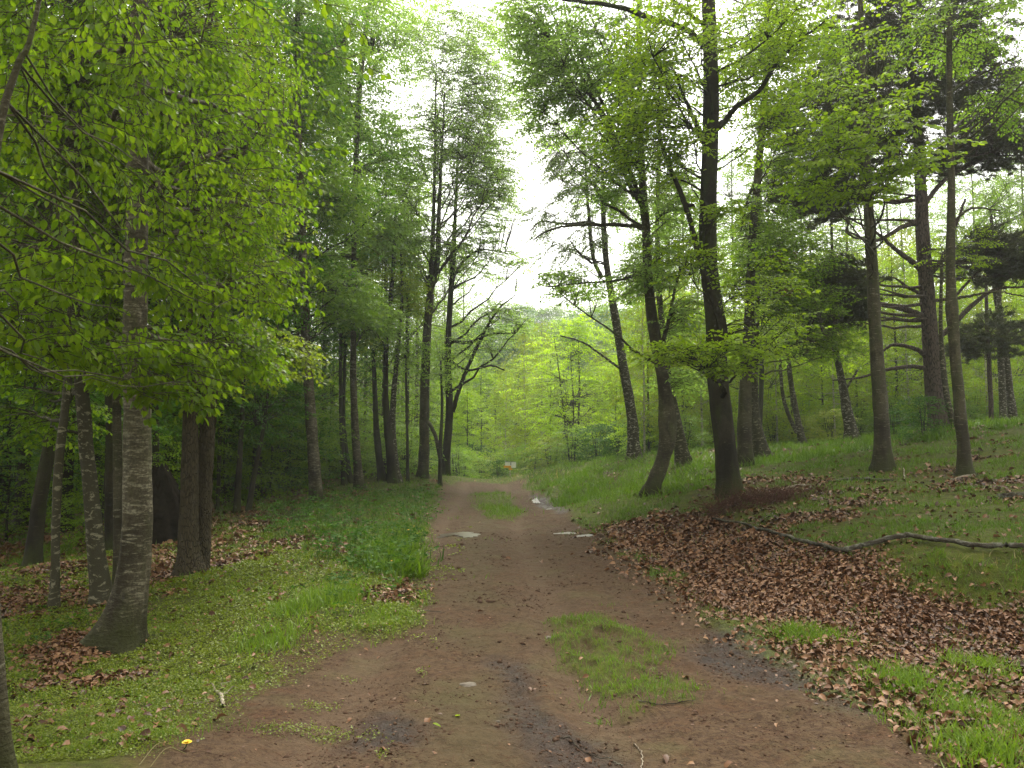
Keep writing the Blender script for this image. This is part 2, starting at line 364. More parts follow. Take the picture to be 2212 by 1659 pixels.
HERB = poly([(600, 1300), (700, 1240), (820, 1225), (915, 1240), (900, 1300), (820, 1330), (700, 1360)])

def masks(x, y):
    n1 = fbm(x, y, 0.7, 5) * 0.35 + fbm(x, y, 0.18, 9) * 0.10
    far = np.clip((y - 4) / 20, 0.3, 2)
    dp = sdist(PATH, x, y) + n1 * 0.9
    dirt = sm(dp, 0.16)
    i1 = sm(sdist(ISL1, x, y) + n1 * 0.8, 0.25); i2 = sm(sdist(ISL2, x, y) + n1 * 0.9 + .02, 0.10) * np.clip(.75 + 2.2 * fbm(x, y, .16, 45), .15, 1)
    dirt = dirt * (1 - 0.85 * np.maximum(i1, i2))
    dirt = np.maximum(dirt, 0.8 * sm(sdist(DIRT_L, x, y) + n1 * 0.9, 0.25))
    lit = np.zeros_like(dirt)
    for pl, w in ((LIT_R, 0.30), (LIT_R2, 0.8), (LIT_L, 0.6), (LIT_L2, 0.5), (LIT_L3, 0.3), (LIT_L4, 0.15)):
        lit = np.maximum(lit, sm(sdist(pl, x, y) + n1 * (1.1 if w < 0.5 else 1.6), w) * (np.clip(.45 + 1.6 * fbm(x, y, .45, 47), 0, .9) if w >= .5 else 1))
    patch = np.clip((fbm(x, y, 1.3, 31) - 0.30) * 4, 0, .7) * (x > 3) * (1 - dirt)
    lit = np.maximum(lit, patch)
    patch = np.clip((fbm(x, y, 0.9, 61) - 0.30) * 6, 0, 1) * (x < -1) * (1 - dirt)
    lit = np.maximum(lit, patch * 0.8)
    lowr = sm(x - 1.7 - .22 * (y - 4), .25) * sm(7.4 - y, .5) * (1 - dirt); lit = np.maximum(lit, lowr * np.clip(.36 + 1.6 * fbm(x, y, .4, 57), .03, .9))
    deep = sm(-x - 5.2 - 0.02 * y + n1, 1.0) * sm(y - 10.5 + n1 * 2, 1.5) * (y < 60)
    lit = np.maximum(lit, deep * np.clip(.35 + 1.5 * fbm(x, y, .8, 49), 0, .8))
    wet = np.zeros_like(dirt)
    for i, w_ in enumerate(WET):
        wet = np.maximum(wet, sm(sdist(w_, x, y) + n1 * 0.5, 0.15))
    return dirt, lit, wet, np.maximum(i1, i2), dp

def CXP(x, y): return -0.10 - 0.03 * y + 0.18 * vn(y, 0 * y, 6, 12)
def RUT(x, y):
    c = CXP(x, y); return np.exp(-((x - c - 0.78) / 0.22) ** 2) + np.exp(-((x - c + 0.78) / 0.22) ** 2)
def H(x, y, m=None):
    x = np.asarray(x, float); y = np.asarray(y, float)
    if m is None: m = masks(x, y)
    dirt, lit, wet, isl, dp = m
    z = H0(x, y)
    z = z + (1 - dirt) * (fbm(x, y, 1.1, 3) * 0.07 + fbm(x, y, 0.25, 4) * 0.035) * np.where(np.abs(y) > 60, 0, 1)
    rut = RUT(x, y)
    z = z - dirt * rut * (0.055 + 0.04 * fbm(x, y, 2.5, 8)) + dirt * (fbm(x, y, 0.5, 21) * 0.03 + fbm(x, y, 0.11, 22, 3) * 0.024)
    z = z + wet * (np.abs(fbm(x, y, 0.13, 41, 3)) * 0.09 - 0.03)
    z = z + isl * 0.03
    for c_, sx_, sy_ in PUDW:
        q = ((x - c_[0]) / sx_) ** 2 + ((y - c_[1]) / (sy_ * 3.5)) ** 2; z = z - 0.040 * np.exp(-q * .8)
    z = z + lit * (1 - dirt) * 0.01
    return z

def axis(segs):
    out = []
    for s in segs: out.append(s)
    return np.concatenate(out)
ys = np.concatenate([np.linspace(-40, 2.9, 26), 3.0 * np.exp(np.arange(0, math.log(15), 0.0062)), 45 * np.exp(np.arange(0.02, math.log(8), 0.035))])
xc = np.arange(-8.5, 8.5, 0.03); gr = [0.04]
while sum(gr) < 230: gr.append(min(gr[-1] * 1.05, 8))
gr = np.cumsum(gr)
xs = np.concatenate([(-8.5 - gr)[::-1], xc, xc[-1] + gr])
GX, GY = np.meshgrid(xs, ys)
mk = masks(GX, GY); GZ = H(GX, GY, mk)
dirt_, lit_, wet_, isl_, dp_ = mk
ny, nx = GX.shape
ii, jj = np.meshgrid(np.arange(ny - 1), np.arange(nx - 1), indexing='ij')
quads = np.stack([ii * nx + jj, ii * nx + jj + 1, (ii + 1) * nx + jj + 1, (ii + 1) * nx + jj], -1).reshape(-1, 4)
inpath = ((dp_ > 0) & (GY < 37.5))[:-1, :-1].reshape(-1)
GV = np.stack([GX, GY, GZ], -1).reshape(-1, 3)
ATT = {"dirt": dirt_.ravel(), "litter": lit_.ravel(), "wet": wet_.ravel(), "isl": isl_.ravel(), "mid": (np.exp(-((GX - CXP(GX, GY)) / .34) ** 2) * np.clip(.6 + 1.5 * fbm(GX, GY, .8, 14), 0, 1)).ravel(), "rut": RUT(GX, GY).ravel()}

def ground_mat():
    n = NT('forest_soil'); co = n.coord()
    d, l, w, isl = n.attr("dirt"), n.attr("litter"), n.attr("wet"), n.attr("isl")
    n1 = n.noise(co, 1.3, 5, 0.6); n2 = n.noise(co, 9, 6, 0.65); n3 = n.noise(co, 70, 4, 0.7)
    streak = n.noise(n.coord((6, 1.2, 1)), 4, 5, 0.6)
    dirt = n.ramp(n2, [(0.25, (0.044, 0.027, 0.014)), (0.5, (0.092, 0.059, 0.031)), (0.75, (0.145, 0.098, 0.056))])
    dirt = n.mix(n.math('MULTIPLY', n1, 0.7), dirt, (0.105, 0.072, 0.043))
    dirt = n.mix(n.math('MULTIPLY', streak, 0.35), dirt, (0.075, 0.038, 0.020))
    dirt = n.mix(n.ramp(n.noise(n.coord((1, 1.6, 1)), 2.6, 6, 0.7, 0.4), [(0.50, 0.0), (0.64, 0.6)]), dirt, (0.100, 0.048, 0.024))
    dirt = n.mix(n.ramp(n.noise(co, 28, 5, 0.75), [(0.42, 0.8), (0.52, 0.0)]), dirt, (0.045, 0.026, 0.015))
    dirt = n.mix(n.ramp(n3, [(0.35, 0.6), (0.5, 0.0)]), dirt, (0.05, 0.028, 0.018))
    dirt = n.mix(n.ramp(n3, [(0.66, 0.0), (0.72, 0.6)]), dirt, (0.19, 0.14, 0.095))
    dirt = n.mix(n.math('MULTIPLY', n.ramp(n1, [(0.52, 0.0), (0.7, 1.0)]), 0.3), dirt, (0.10, 0.11, 0.035))
    dirt = n.mix(n.math('MULTIPLY', n.attr('mid'), .55), dirt, (0.072, 0.060, 0.028))
    dirt = n.mix(n.math('MULTIPLY', n.attr('rut'), .40), dirt, (0.120, 0.082, 0.052))
    wetc = n.ramp(n2, [(0.35, (0.013, 0.008, 0.006)), (0.65, (0.045, 0.026, 0.016))])
    dirt = n.mix(n.math('MULTIPLY', w, 0.85), dirt, wetc)
    lit = n.ramp(n3, [(0.3, (0.03, 0.014, 0.009)), (0.5, (0.09, 0.04, 0.02)), (0.7, (0.16, 0.08, 0.045))])
    moss = n.ramp(n2, [(0.3, (0.035, 0.038, 0.010)), (0.5, (0.060, 0.072, 0.010)), (0.7, (0.10, 0.115, 0.013))])
    moss = n.mix(n.ramp(n.noise(co, 25, 5, 0.7), [(0.55, 0.0), (0.65, 0.7)]), moss, (0.07, 0.045, 0.022))
    c = n.mix(l, moss, lit); c = n.mix(d, c, dirt)
    n.l.new(c, n.bsdf.inputs['Base Color'])
    r = n.math('SUBTRACT', 0.86, n.math('MULTIPLY', n.math('MULTIPLY', w, n.ramp(n2, [(0.4, 1.0), (0.62, 0.3)])), 0.38))
    n.l.new(r, n.bsdf.inputs['Roughness'])
    n.l.new(n.math('ADD', 0.10, n.math('MULTIPLY', w, 0.10)), n.bsdf.inputs['Specular IOR Level'])
    h = n.math('ADD', n.math('MULTIPLY', n2, 1.0), n.math('MULTIPLY', n3, 0.35)); n.bump(h, 0.045, 1.0)
    return n.m
M['soil'] = ground_mat()

def sub_mesh(name, Q):
    used = np.unique(Q); remap = np.full(len(GV), -1, np.int64); remap[used] = np.arange(len(used))
    o = mesh(name, GV[used], [remap[Q]], M['soil'], smooth=True, attrs={k: v[used] for k, v in ATT.items()}); return o
tag(sub_mesh('ground', quads[~inpath]), 'forest floor of moss, grass and brown leaf litter', kind='structure')
tag(sub_mesh('path', quads[inpath]), 'reddish brown dirt track running into the wood', kind='structure')

# ------------------------------------------------------------------ leaves and sprays
def leaf_lo():
    V = np.array([[0, 0, 0], [0.45, 0.34, 0.06], [1, 0, -0.05], [0.45, -0.34, 0.06]])
    return V, np.array([[0, 1, 2], [0, 2, 3]])
def leaf_md():
    V = np.array([[0, 0, 0], [0.28, 0.27, 0.07], [0.66, 0.27, 0.02], [1, 0, -0.16], [0.66, -0.27, 0.02], [0.28, -0.27, 0.07], [0.5, 0, -0.02]])
    return V, np.array([[0, 1, 6], [1, 2, 6], [2, 3, 6], [3, 4, 6], [4, 5, 6], [5, 0, 6]])
def leaf_hi():
    ts = [0.0, 0.12, 0.28, 0.45, 0.62, 0.8, 0.92, 1.0]; ws = [0.015, 0.17, 0.28, 0.325, 0.29, 0.18, 0.08, 0.0]
    V = []
    for t, w in zip(ts, ws):
        z = -0.30 * t * t
        for s in (-1, -0.5, 0, 0.5, 1): V.append([t, s * w, z + 0.09 * abs(s) + (0.015 if abs(s) == 0.5 else 0)])
    T = []
    for i in range(len(ts) - 1):
        for j in range(4):
            a_ = i * 5 + j; T += [[a_, a_ + 1, a_ + 6], [a_, a_ + 6, a_ + 5]]
    return np.array(V), np.array(T)
LEAF = {'lo': leaf_lo(), 'md': leaf_md(), 'hi': leaf_hi()}

def rotm(ax, an):
    ax = norm(ax); c, s = np.cos(an), np.sin(an)
    x, y, z = ax[..., 0], ax[..., 1], ax[..., 2]; C = 1 - c
    return np.stack([np.stack([c + x * x * C, x * y * C - z * s, x * z * C + y * s], -1),
                     np.stack([y * x * C + z * s, c + y * y * C, y * z * C - x * s], -1),
                     np.stack([z * x * C - y * s, z * y * C + x * s, c + z * z * C], -1)], -2)

def frames(fwd, up):
    f = norm(fwd); s = norm(np.cross(up, f)); u = np.cross(f, s)
    return np.stack([f, s, u], -1)     # columns

def spray_template(rng, L, leaf, droop, kind, spacing=0.6, sag=0.18, jit=0.35):
    """returns leaf verts (nl, nv, 3), twig polylines (nt,3,3)"""
    pos, dirs = [], []; tw = []
    n = max(3, int(L / (leaf * 1.15)))
    def zz(s): return -sag * s * s / L
    tw.append([[0, 0, 0], [L * .5, 0, zz(L * .5)], [L, 0, zz(L)]])
    for i in range(n):
        s = (i + 0.7) / n * L; side = 1 if i % 2 else -1
        l = 0.55 * L * (1.05 - s / L) * rng.uniform(0.7, 1.2); an = side * math.radians(rng.uniform(38, 60))
        b = np.array([s, 0, zz(s)]); d = np.array([math.cos(an), math.sin(an), rng.uniform(-0.2, 0.12)])
        e_ = b + d * l + np.array([0, 0, -0.12 * l]); tw.append([b, (b + e_) / 2 + [0, 0, 0.02 * l], e_])
        m_ = max(2, int(l / (leaf * spacing)))
        for j in range(m_):
            t = (j + 0.6) / m_; sd_ = 1 if j % 2 else -1
            an2 = an + sd_ * math.radians(rng.uniform(25, 65)) * (0.3 if j == m_ - 1 else 1)
            pos.append(b + (e_ - b) * t); dirs.append([math.cos(an2), math.sin(an2), 0])
        pos.append(b); dirs.append([math.cos(-an), math.sin(-an), 0])
    pos.append([L, 0, zz(L)]); dirs.append([1, 0, 0])
    pos, dirs = np.array(pos), np.array(dirs, float); N = len(pos)
    dr = np.radians(rng.normal(droop, 16, N)); dirs = dirs * np.cos(dr)[:, None]; dirs[:, 2] -= np.sin(dr)
    up = np.tile([0, 0, 1.0], (N, 1)) + rng.normal(0, jit, (N, 3))
    Fm = frames(dirs, up); V, T = LEAF[kind]
    sc = leaf * rng.uniform(0.7, 1.15, N)
    LV = np.einsum('nij,vj->nvi', Fm, V) * sc[:, None, None] + pos[:, None]
    return LV, np.array([np.array(t, float) for t in tw])

_TC = {}
def templates(L, leaf, droop, kind, spacing=0.6, sag=0.18, jit=0.35, nt=5):
    k = (L, leaf, droop, kind, spacing, sag, jit)
    if k not in _TC:
        r = np.random.default_rng(abs(hash(k)) % 1000 if False else int(L * 100 + leaf * 1000 + droop))
        _TC[k] = [spray_template(r, L, leaf, droop, kind, spacing, sag, jit) for _ in range(nt)]
    return _TC[k]

def needle_template(rng, L=0.7, nt=14, nn=24):
    """branchlet with bottle-brush tufts of needles, as thin triangles; returns (n,3,3)"""
    out, tw = [], [[[0, 0, 0], [L / 2, 0, 0.02], [L, 0, 0.08]]]
    for i in range(nt):
        s = rng.uniform(0.15, 1) * L; an = rng.uniform(-1.0, 1.0); l = (1.15 * L - s) * rng.uniform(0.3, 0.6)
        b = np.array([s, 0, 0.04]); d = np.array([math.cos(an), math.sin(an), rng.uniform(0.0, 0.5)]); e_ = b + d * l
        tw.append([b, (b + e_) / 2, e_])
        q = b + (e_ - b) * rng.uniform(0.35, 1, (nn, 1)); dd = norm(d + rng.normal(0, 0.55, (nn, 3)))
        sd_ = norm(np.cross(dd, rng.normal(0, 1, (nn, 3)))) * 0.008
        ln = rng.uniform(0.08, 0.16, (nn, 1))
        out.append(np.stack([q - sd_, q + sd_, q + dd * ln], 1))
    return np.concatenate(out), np.array([np.array(t, float) for t in tw])
_r = np.random.default_rng(5)
NEEDLES = [needle_template(_r) for _ in range(5)]

def put_sprays(gl, gw, Q, fwd, scale, temps, kind, keep=0.9, twig_r=0.0025, rng=RNG, tone=None, twigs=True, up_j=0.18):
    """instantiate spray templates: Q (N,3), fwd (N,3)"""
    N = len(Q); which = rng.integers(0, len(temps), N)
    up = np.tile([0, 0, 1.0], (N, 1)) + rng.normal(0, up_j, (N, 3)); Fm = frames(fwd, up)
    tone = rng.random(N) if tone is None else tone
    for w in range(len(temps)):
        ix = np.nonzero(which == w)[0]
        if not len(ix): continue
        LV, TW_ = temps[w]; nl, nv = LV.shape[:2]; flat = LV.reshape(-1, 3)
        X = np.einsum('nij,vj->nvi', Fm[ix], flat) * scale[ix, None, None] + Q[ix, None]
        X = X.reshape(len(ix), nl, nv, 3)
        kp = rng.random((len(ix), nl)) < keep
        X = X[kp]; T = np.array([[0, 1, 2]]) if kind == 'needle' else LEAF[kind][1]
        m_ = len(X); TT = (T[None] + (np.arange(m_) * nv)[:, None, None]).reshape(-1, 3)
        av = np.clip(0.45 * np.broadcast_to(tone[ix, None], kp.shape)[kp] + 0.55 * rng.random(m_), 0, 1)
        gl.add(X.reshape(-1, 3), T=TT, A=np.repeat(av, nv))
        if twigs and gw is not None:
            Y = np.einsum('nij,tkj->ntki', Fm[ix], TW_) * scale[ix, None, None, None] + Q[ix, None, None]
            Y = Y.reshape(-1, 3, 3); R = np.tile(np.array([1.6, 1.1, 0.5]) * twig_r, (len(Y), 1)); tubes(gw, Y, R, 3)

def trunk_tube(g, pts, rad, rng, k=20, n=None, flare=0.8, lobes=5, rough=0.08, bury=0.35):
    """pts base->tip"""
    pts = np.asarray(pts, float); rad = np.asarray(rad, float)
    Lt = np.linalg.norm(np.diff(pts, axis=0), axis=1).sum(); n = n or int(min(90, max(14, Lt * 6)))
    C = catmull(np.column_stack([pts, rad]), n); c, r = C[:, :3], np.maximum(C[:, 3], 0.004)
    if bury: c = np.vstack([c[0] - [0, 0, bury], c]); r = np.concatenate([[r[0]], r]); n += 1
    h = np.concatenate([[0], np.cumsum(np.linalg.norm(np.diff(c, axis=0), axis=1))]) - bury
    T = norm(np.gradient(c, axis=0)); U = norm(np.cross(T, [0, 1, 0.01])); W = np.cross(T, U)
    an = np.arange(k) / k * 2 * math.pi
    if k >= 12: r = r * 0.89
    R = np.repeat(r[:, None], k, 1)
    if flare:
        ph = rng.uniform(0, 6.28); fl = np.exp(-np.maximum(h, 0) / (0.9 * r[0] + 0.05))[:, None]
        lob = 0.55 + 0.45 * np.sin(lobes * an + ph)[None] + 0.25 * np.sin((lobes - 2) * an + 2 * ph)[None]
        R = R * (1 + flare * fl * np.clip(lob, 0.1, 1.4))
    nzz = fbm(np.tile(an * 1.2, (n, 1)) + rng.uniform(0, 50), np.repeat(h[:, None], k, 1) + 0 * R, 0.4, 3, 4)
    R = R * (1 + rough * 2 * nzz)
    V = c[:, None] + (U[:, None] * np.cos(an)[None, :, None] + W[:, None] * np.sin(an)[None, :, None]) * R[..., None]
    i = np.arange(n - 1)[:, None]; j = np.arange(k)[None]; j2 = (j + 1) % k
    Qd = np.stack([i * k + j, i * k + j2, (i + 1) * k + j2, (i + 1) * k + j], -1).reshape(-1, 4)
    g.add(V, Q=Qd); return c, r

def crown(gl, gw, spine, srad, Q, rng, nlimb=10, leafspec=None, kind='lo', hang=0.0, keep=0.9, branch_r=0.010, asc=0.55, scale=(0.8, 1.3), extra_pts=None, twigs=True, bare=0.0, twig_r=0.0025, ksec=4):
    """branches from the spine out to every spray point Q, then sprays of leaves"""
    if len(Q) == 0: return
    N = len(Q); nlimb = min(nlimb, N)
    E = Q[rng.choice(N, nlimb, replace=False)]
    hd = np.linalg.norm(E[:, None, :2] - spine[None, :, :2], axis=2)
    ae = asc * np.clip((E[:, 2] - spine[0, 2] - 1.5) / 5, 0.02, 1)[:, None]; cost = np.abs(spine[None, :, 2] - (E[:, None, 2] - ae * hd)); ai = cost.argmin(1)
    A0 = spine[ai]; ar = srad[ai]
    t = np.linspace(0, 1, 9)[None, :, None]
    mid = A0 * 0.5 + E * 0.5; mid[:, 2] += -0.08 * hd[np.arange(nlimb), ai] * (1 if asc > 0 else -1)
    mid[:, :2] += rng.normal(0, 0.10, (nlimb, 2)) * hd[np.arange(nlimb), ai][:, None]
    LP = (1 - t) ** 2 * A0[:, None] + 2 * t * (1 - t) * mid[:, None] + t ** 2 * E[:, None]
    ln = np.linalg.norm(E - A0, axis=1)
    LP[:, 1:-1] += rng.normal(0, 0.010, LP[:, 1:-1].shape) * ln[:, None, None]
    r0 = np.minimum(ar * 0.45, branch_r * (0.9 + ln * 0.85))
    LR = r0[:, None] * (1 - 0.8 * np.linspace(0, 1, 9)[None]) ; tubes(gw, LP, LR, 6, 0.08)
    nodes = LP[:, 2:].reshape(-1, 3); nr = LR[:, 2:].reshape(-1)
    if extra_pts is not None and len(extra_pts): nodes = np.vstack([nodes, extra_pts]); nr = np.concatenate([nr, np.full(len(extra_pts), branch_r * 2)])
    axis0 = spine[:, :2]
    cx_ = np.interp(Q[:, 2], spine[:, 2], spine[:, 0]); cy_ = np.interp(Q[:, 2], spine[:, 2], spine[:, 1])
    out = Q - np.stack([cx_, cy_, Q[:, 2]], 1)
    ch = max(1, int(4e6 / len(nodes))); best = []
    for s in range(0, N, ch):
        d = Q[s:s + ch, None] - nodes[None]; dist = np.linalg.norm(d, axis=2)
        pen = np.maximum(0, np.linalg.norm(nodes[None, :, :2] - np.stack([cx_, cy_], 1)[s:s + ch, None], axis=2) - np.linalg.norm(out[s:s + ch, :2], axis=1)[:, None])
        best.append((dist + 1.5 * pen + 0.8 * np.maximum(0, d[..., 2] * -1)).argmin(1))
    best = np.concatenate(best); B0 = nodes[best]
    t = np.linspace(0, 1, 5)[None, :, None]; md = (B0 + Q) / 2; l2 = np.linalg.norm(Q - B0, axis=1)
    md[:, 2] += 0.12 * l2; md += rng.normal(0, 0.06, md.shape) * l2[:, None]
    SP = (1 - t) ** 2 * B0[:, None] + 2 * t * (1 - t) * md[:, None] + t ** 2 * Q[:, None]
    rb = np.minimum(nr[best], branch_r * (0.6 + 0.5 * np.minimum(l2, 2)))
    tubes(gw, SP, rb[:, None] * np.linspace(1, 0.3, 5)[None], ksec, 0)
    fw = norm(0.6 * norm(Q - B0) + 0.6 * norm(out * [1, 1, 0] + 1e-6)); fw[:, 2] = fw[:, 2] * 0.4 - 0.08
    fw += rng.normal(0, 0.22, fw.shape)
    if hang: fw = fw * (1 - hang) + np.array([0, 0, -1.0]) * hang
    if bare:
        k_ = rng.random(N) > bare; Q, fw = Q[k_], fw[k_]; N = len(Q)
    sc = rng.uniform(scale[0], scale[1], N)
    # start the spray a little before its point so the fan straddles it
    put_sprays(gl, gw, Q - norm(fw) * 0.2, norm(fw), sc, leafspec, kind, keep, twig_r, rng, twigs=twigs)

def blob_pts(blobs, D, rng):
    out = []
    for b in blobs:
        px, py, rx, ry, dD, rD, N = b; N = int(N * DENS)
        c = P(px, py, D + dD); s = (D + dD) / F
        q = rng.normal(0, 1, (N, 3)); q = q / np.linalg.norm(q, axis=1, keepdims=True) * rng.random((N, 1)) ** 0.45
        out.append(c + q * np.array([rx * s, rD, ry * s]))
    return np.concatenate(out) if out else np.zeros((0, 3))

def lift(Q, m=0.35):
    g_ = H0(Q[:, 0], Q[:, 1]); Q[:, 2] = np.maximum(Q[:, 2], g_ + m); return Q

def hero(name, label, cat, D, pts, bark, leafm, blobs, leaf=0.072, kind='lo', droop=20, L=0.6, nlimb=14, limbs=(), lean=None, top=None, topN=110, group=None, hang=0.0, keep=0.9,
         flare=0.4, asc=0.55, spacing=0.6, seed=0, k=20, rough=0.085, lobes=5, twigs=True, scale=(0.8, 1.3), branch_r=0.010, bare=0.0, sag=0.18, twig_r=0.0025):
    """pts: trunk outline in the survey photo (px, py, width px[, dD]) base first"""
    rng = np.random.default_rng(seed + 100)
    W_ = [P(p[0], p[1], D + (p[3] if len(p) > 3 else 0)) for p in pts]; R_ = [p[2] * D / F / 2 for p in pts]
    W_ = np.array(W_); R_ = np.array(R_)
    if top:                                   # the rest of the tree above the picture
        a0 = W_[-1]; d = norm(W_[-1] - W_[-2]); d = norm(d * [0.5, 0.5, 1])
        extra = [a0 + d * (top - a0[2]) * q for q in (0.5, 1.0)]
        W_ = np.vstack([W_, extra]); R_ = np.concatenate([R_, [R_[-1] * 0.6, 0.012]])
    base = np.array([W_[0][0], W_[0][1], float(H(W_[0][0:1], W_[0][1:2])[0])])
    W_[0] = base
    gw, gl = Geo(), Geo()
    sp, sr = trunk_tube(gw, W_, R_, rng, k, flare=flare, rough=rough, lobes=lobes)
    ext = []
    for lb in limbs:
        q = np.array([P(p[0], p[1], D + (p[3] if len(p) > 3 else 0)) for p in lb]); r = np.array([p[2] * D / F / 2 for p in lb])
        C = catmull(np.column_stack([q, r]), 8 * len(q)); C[1:-1, :3] += rng.normal(0, 0.006, (len(C) - 2, 3)) * 1
        tubes(gw, C[:, :3], C[:, 3], 8, 0.06); ext.append(C[:, :3])
    Q = blob_pts(blobs, D, rng)
    if top and topN:
        a0 = P(pts[-1][0], 0, D); zc = (a0[2] + 0.8 + top) / 2; q = rng.normal(0, 1, (topN, 3)); q = norm(q) * rng.random((topN, 1)) ** 0.4
        Q = np.vstack([Q, np.array([a0[0], a0[1], zc]) + q * [3.0, 3.0, (top - a0[2]) / 2 + .6]])
    if len(Q):
        Q = lift(Q)
        if cat == 'pine tree': temps, kd = NEEDLES_T, 'needle'
        else: temps, kd = templates(L, leaf, droop, kind, spacing, sag), kind
        crown(gl, gw, sp, sr, Q, rng, nlimb, temps, kd, hang, keep, branch_r, asc, scale, np.concatenate(ext) if ext else None, twigs, bare, twig_r)
    root = empty(name, base, label, cat, group)
    gw.build('trunk', M[bark], root, smooth=True, origin=base)
    if gl.n: gl.build('crown', M[leafm], root, origin=base)
    return root
NEEDLES_T = NEEDLES


# ------------------------------------------------------------------ the trees that can be told apart
# left edge: thin trunk whose low drooping branches fill the upper left
hero('beech_tree', 'pale trunk cut by the left edge of the view, with big drooping lime leaves overhead', 'beech tree', 3.2,
     [(8, 1705, 62), (-2, 1560, 44), (-22, 1300, 42), (-45, 900, 38), (-40, 550, 30), (0, 270, 20), (40, 135, 15), (85, 0, 11)],
     'bark_mid', 'leaf_near',
     [(150, 110, 240, 160, 1.8, 1.2, 17), (420, 150, 230, 160, 2.8, 1.2, 18), (140, 340, 240, 160, 1.8, 1.2, 16), (420, 380, 210, 150, 2.7, 1.1, 17),
      (140, 580, 240, 140, 1.8, 1.1, 17), (400, 600, 205, 110, 2.8, 1, 17), (120, 725, 180, 55, 1.8, 1, 13), (360, 760, 140, 50, 2.2, 0.8, 12),
      (610, 330, 80, 90, 3, 0.8, 4), (600, 560, 70, 90, 3, 0.7, 4), (420, 835, 60, 30, 2.1, 0.3, 4), (330, 820, 60, 30, 2, 0.3, 4), (620, 130, 80, 90, 3.2, 0.8, 3)],
     leaf=0.058, kind='hi', droop=45, L=0.45, nlimb=20, top=7, topN=40, seed=1, asc=0.15, scale=(0.8, 1.15), branch_r=0.0021, keep=.8, spacing=0.62, sag=0.25)
hero('beech_tree', 'large beech with mottled grey bark and flared foot in moss left of the track', 'beech tree', 7.0,
     [(262, 1402, 92), (272, 1340, 84), (285, 1260, 74), (295, 1150, 69), (297, 1000, 64), (296, 850, 60), (292, 700, 57), (296, 500, 52), (298, 300, 46), (300, 150, 42), (302, 0, 38)],
     'bark_pale', 'leaf_left',
     [(150, 100, 220, 150, 2.3, 2.2, 81), (440, 120, 210, 160, 2.8, 2.5, 81), (140, 350, 220, 150, 2.6, 2.2, 68), (450, 350, 180, 150, 3, 2.3, 76),
      (140, 600, 200, 120, 2.3, 2, 54), (460, 560, 160, 120, 3.1, 2, 54), (450, 740, 170, 60, 2.1, 1, 40), (150, 740, 170, 50, 2.7, 1, 31), (610, 380, 50, 120, 2.8, 1, 7)],
     leaf=0.062, kind='md', droop=34, L=0.55, nlimb=30, top=14, seed=2, flare=0.9, lobes=3, k=28, asc=0.25,
     limbs=[[(296, 420, 16), (345, 385, 12), (410, 350, 9), (500, 320, 6, .3)], [(296, 330, 14), (250, 300, 10), (170, 290, 7, .4)]])
hero('beech_tree', 'leaning pale trunk blotched white, behind and left of the big mottled beech', 'beech tree', 9.3,
     [(220, 1302, 50), (214, 1250, 44), (205, 1160, 38), (196, 1060, 34), (183, 920, 31), (173, 790, 28), (168, 650, 26), (160, 400, 22), (150, 150, 18), (145, 0, 16)],
     'bark_birch_old', 'leaf_left', [(150, 250, 190, 250, 1.0, 2, 70), (120, 600, 150, 150, 1.0, 2, 40), (90, 800, 90, 60, 1.5, 1.5, 22)], leaf=0.07, kind='lo', droop=35, nlimb=18, top=13, seed=3, asc=0.3)
hero('birch_tree', 'slender mottled trunk between the leaning pale trunk and the left edge', 'birch tree', 9.0,
     [(116, 1314, 25), (119, 1240, 21), (121, 1130, 20), (127, 1000, 20), (143, 860, 19), (150, 780, 18), (158, 600, 15), (170, 300, 12), (175, 0, 9)],
     'bark_birch_old', 'leaf_left', [(170, 200, 130, 200, 1.0, 1.5, 40), (110, 900, 70, 60, 2.0, 1.5, 16)], nlimb=10, top=11, topN=50, seed=4, droop=35)
hero('beech_tree', 'slim trunk half hidden behind the left side of the big mottled beech', 'beech tree', 10.6,
     [(254, 1272, 24), (255, 1200, 22), (254, 1000, 20), (252, 880, 19), (250, 600, 16), (250, 300, 14), (250, 0, 11)],
     'bark_mid', 'leaf_left', [(250, 300, 120, 250, 0.5, 1.5, 40)], nlimb=10, top=11, topN=40, seed=5, droop=35)
hero('beech_tree', 'twin trunk of reddish flaky and smooth green stems right of the big mottled beech', 'beech tree', 10.8,
     [(412, 1250, 66), (408, 1180, 48), (409, 1050, 40), (411, 920, 38), (412, 800, 34), (412, 650, 30), (408, 450, 26), (405, 200, 22), (405, 0, 20)],
     'bark_red', 'leaf_olive', [(520, 760, 130, 70, 0.5, 1.3, 45), (480, 450, 130, 200, 1.5, 2, 80), (450, 120, 150, 140, 1.5, 2, 70)],
     leaf=0.065, nlimb=18, top=14, seed=6, droop=30, k=24, rough=0.08,
     limbs=[[(432, 1240, 44, .25), (439, 1120, 38, .3), (444, 1000, 36, .35), (449, 900, 36, .4), (455, 810, 36, .4), (448, 720, 30, .4), (446, 500, 24, .4), (452, 200, 18, .4), (458, -40, 12, .4)]])
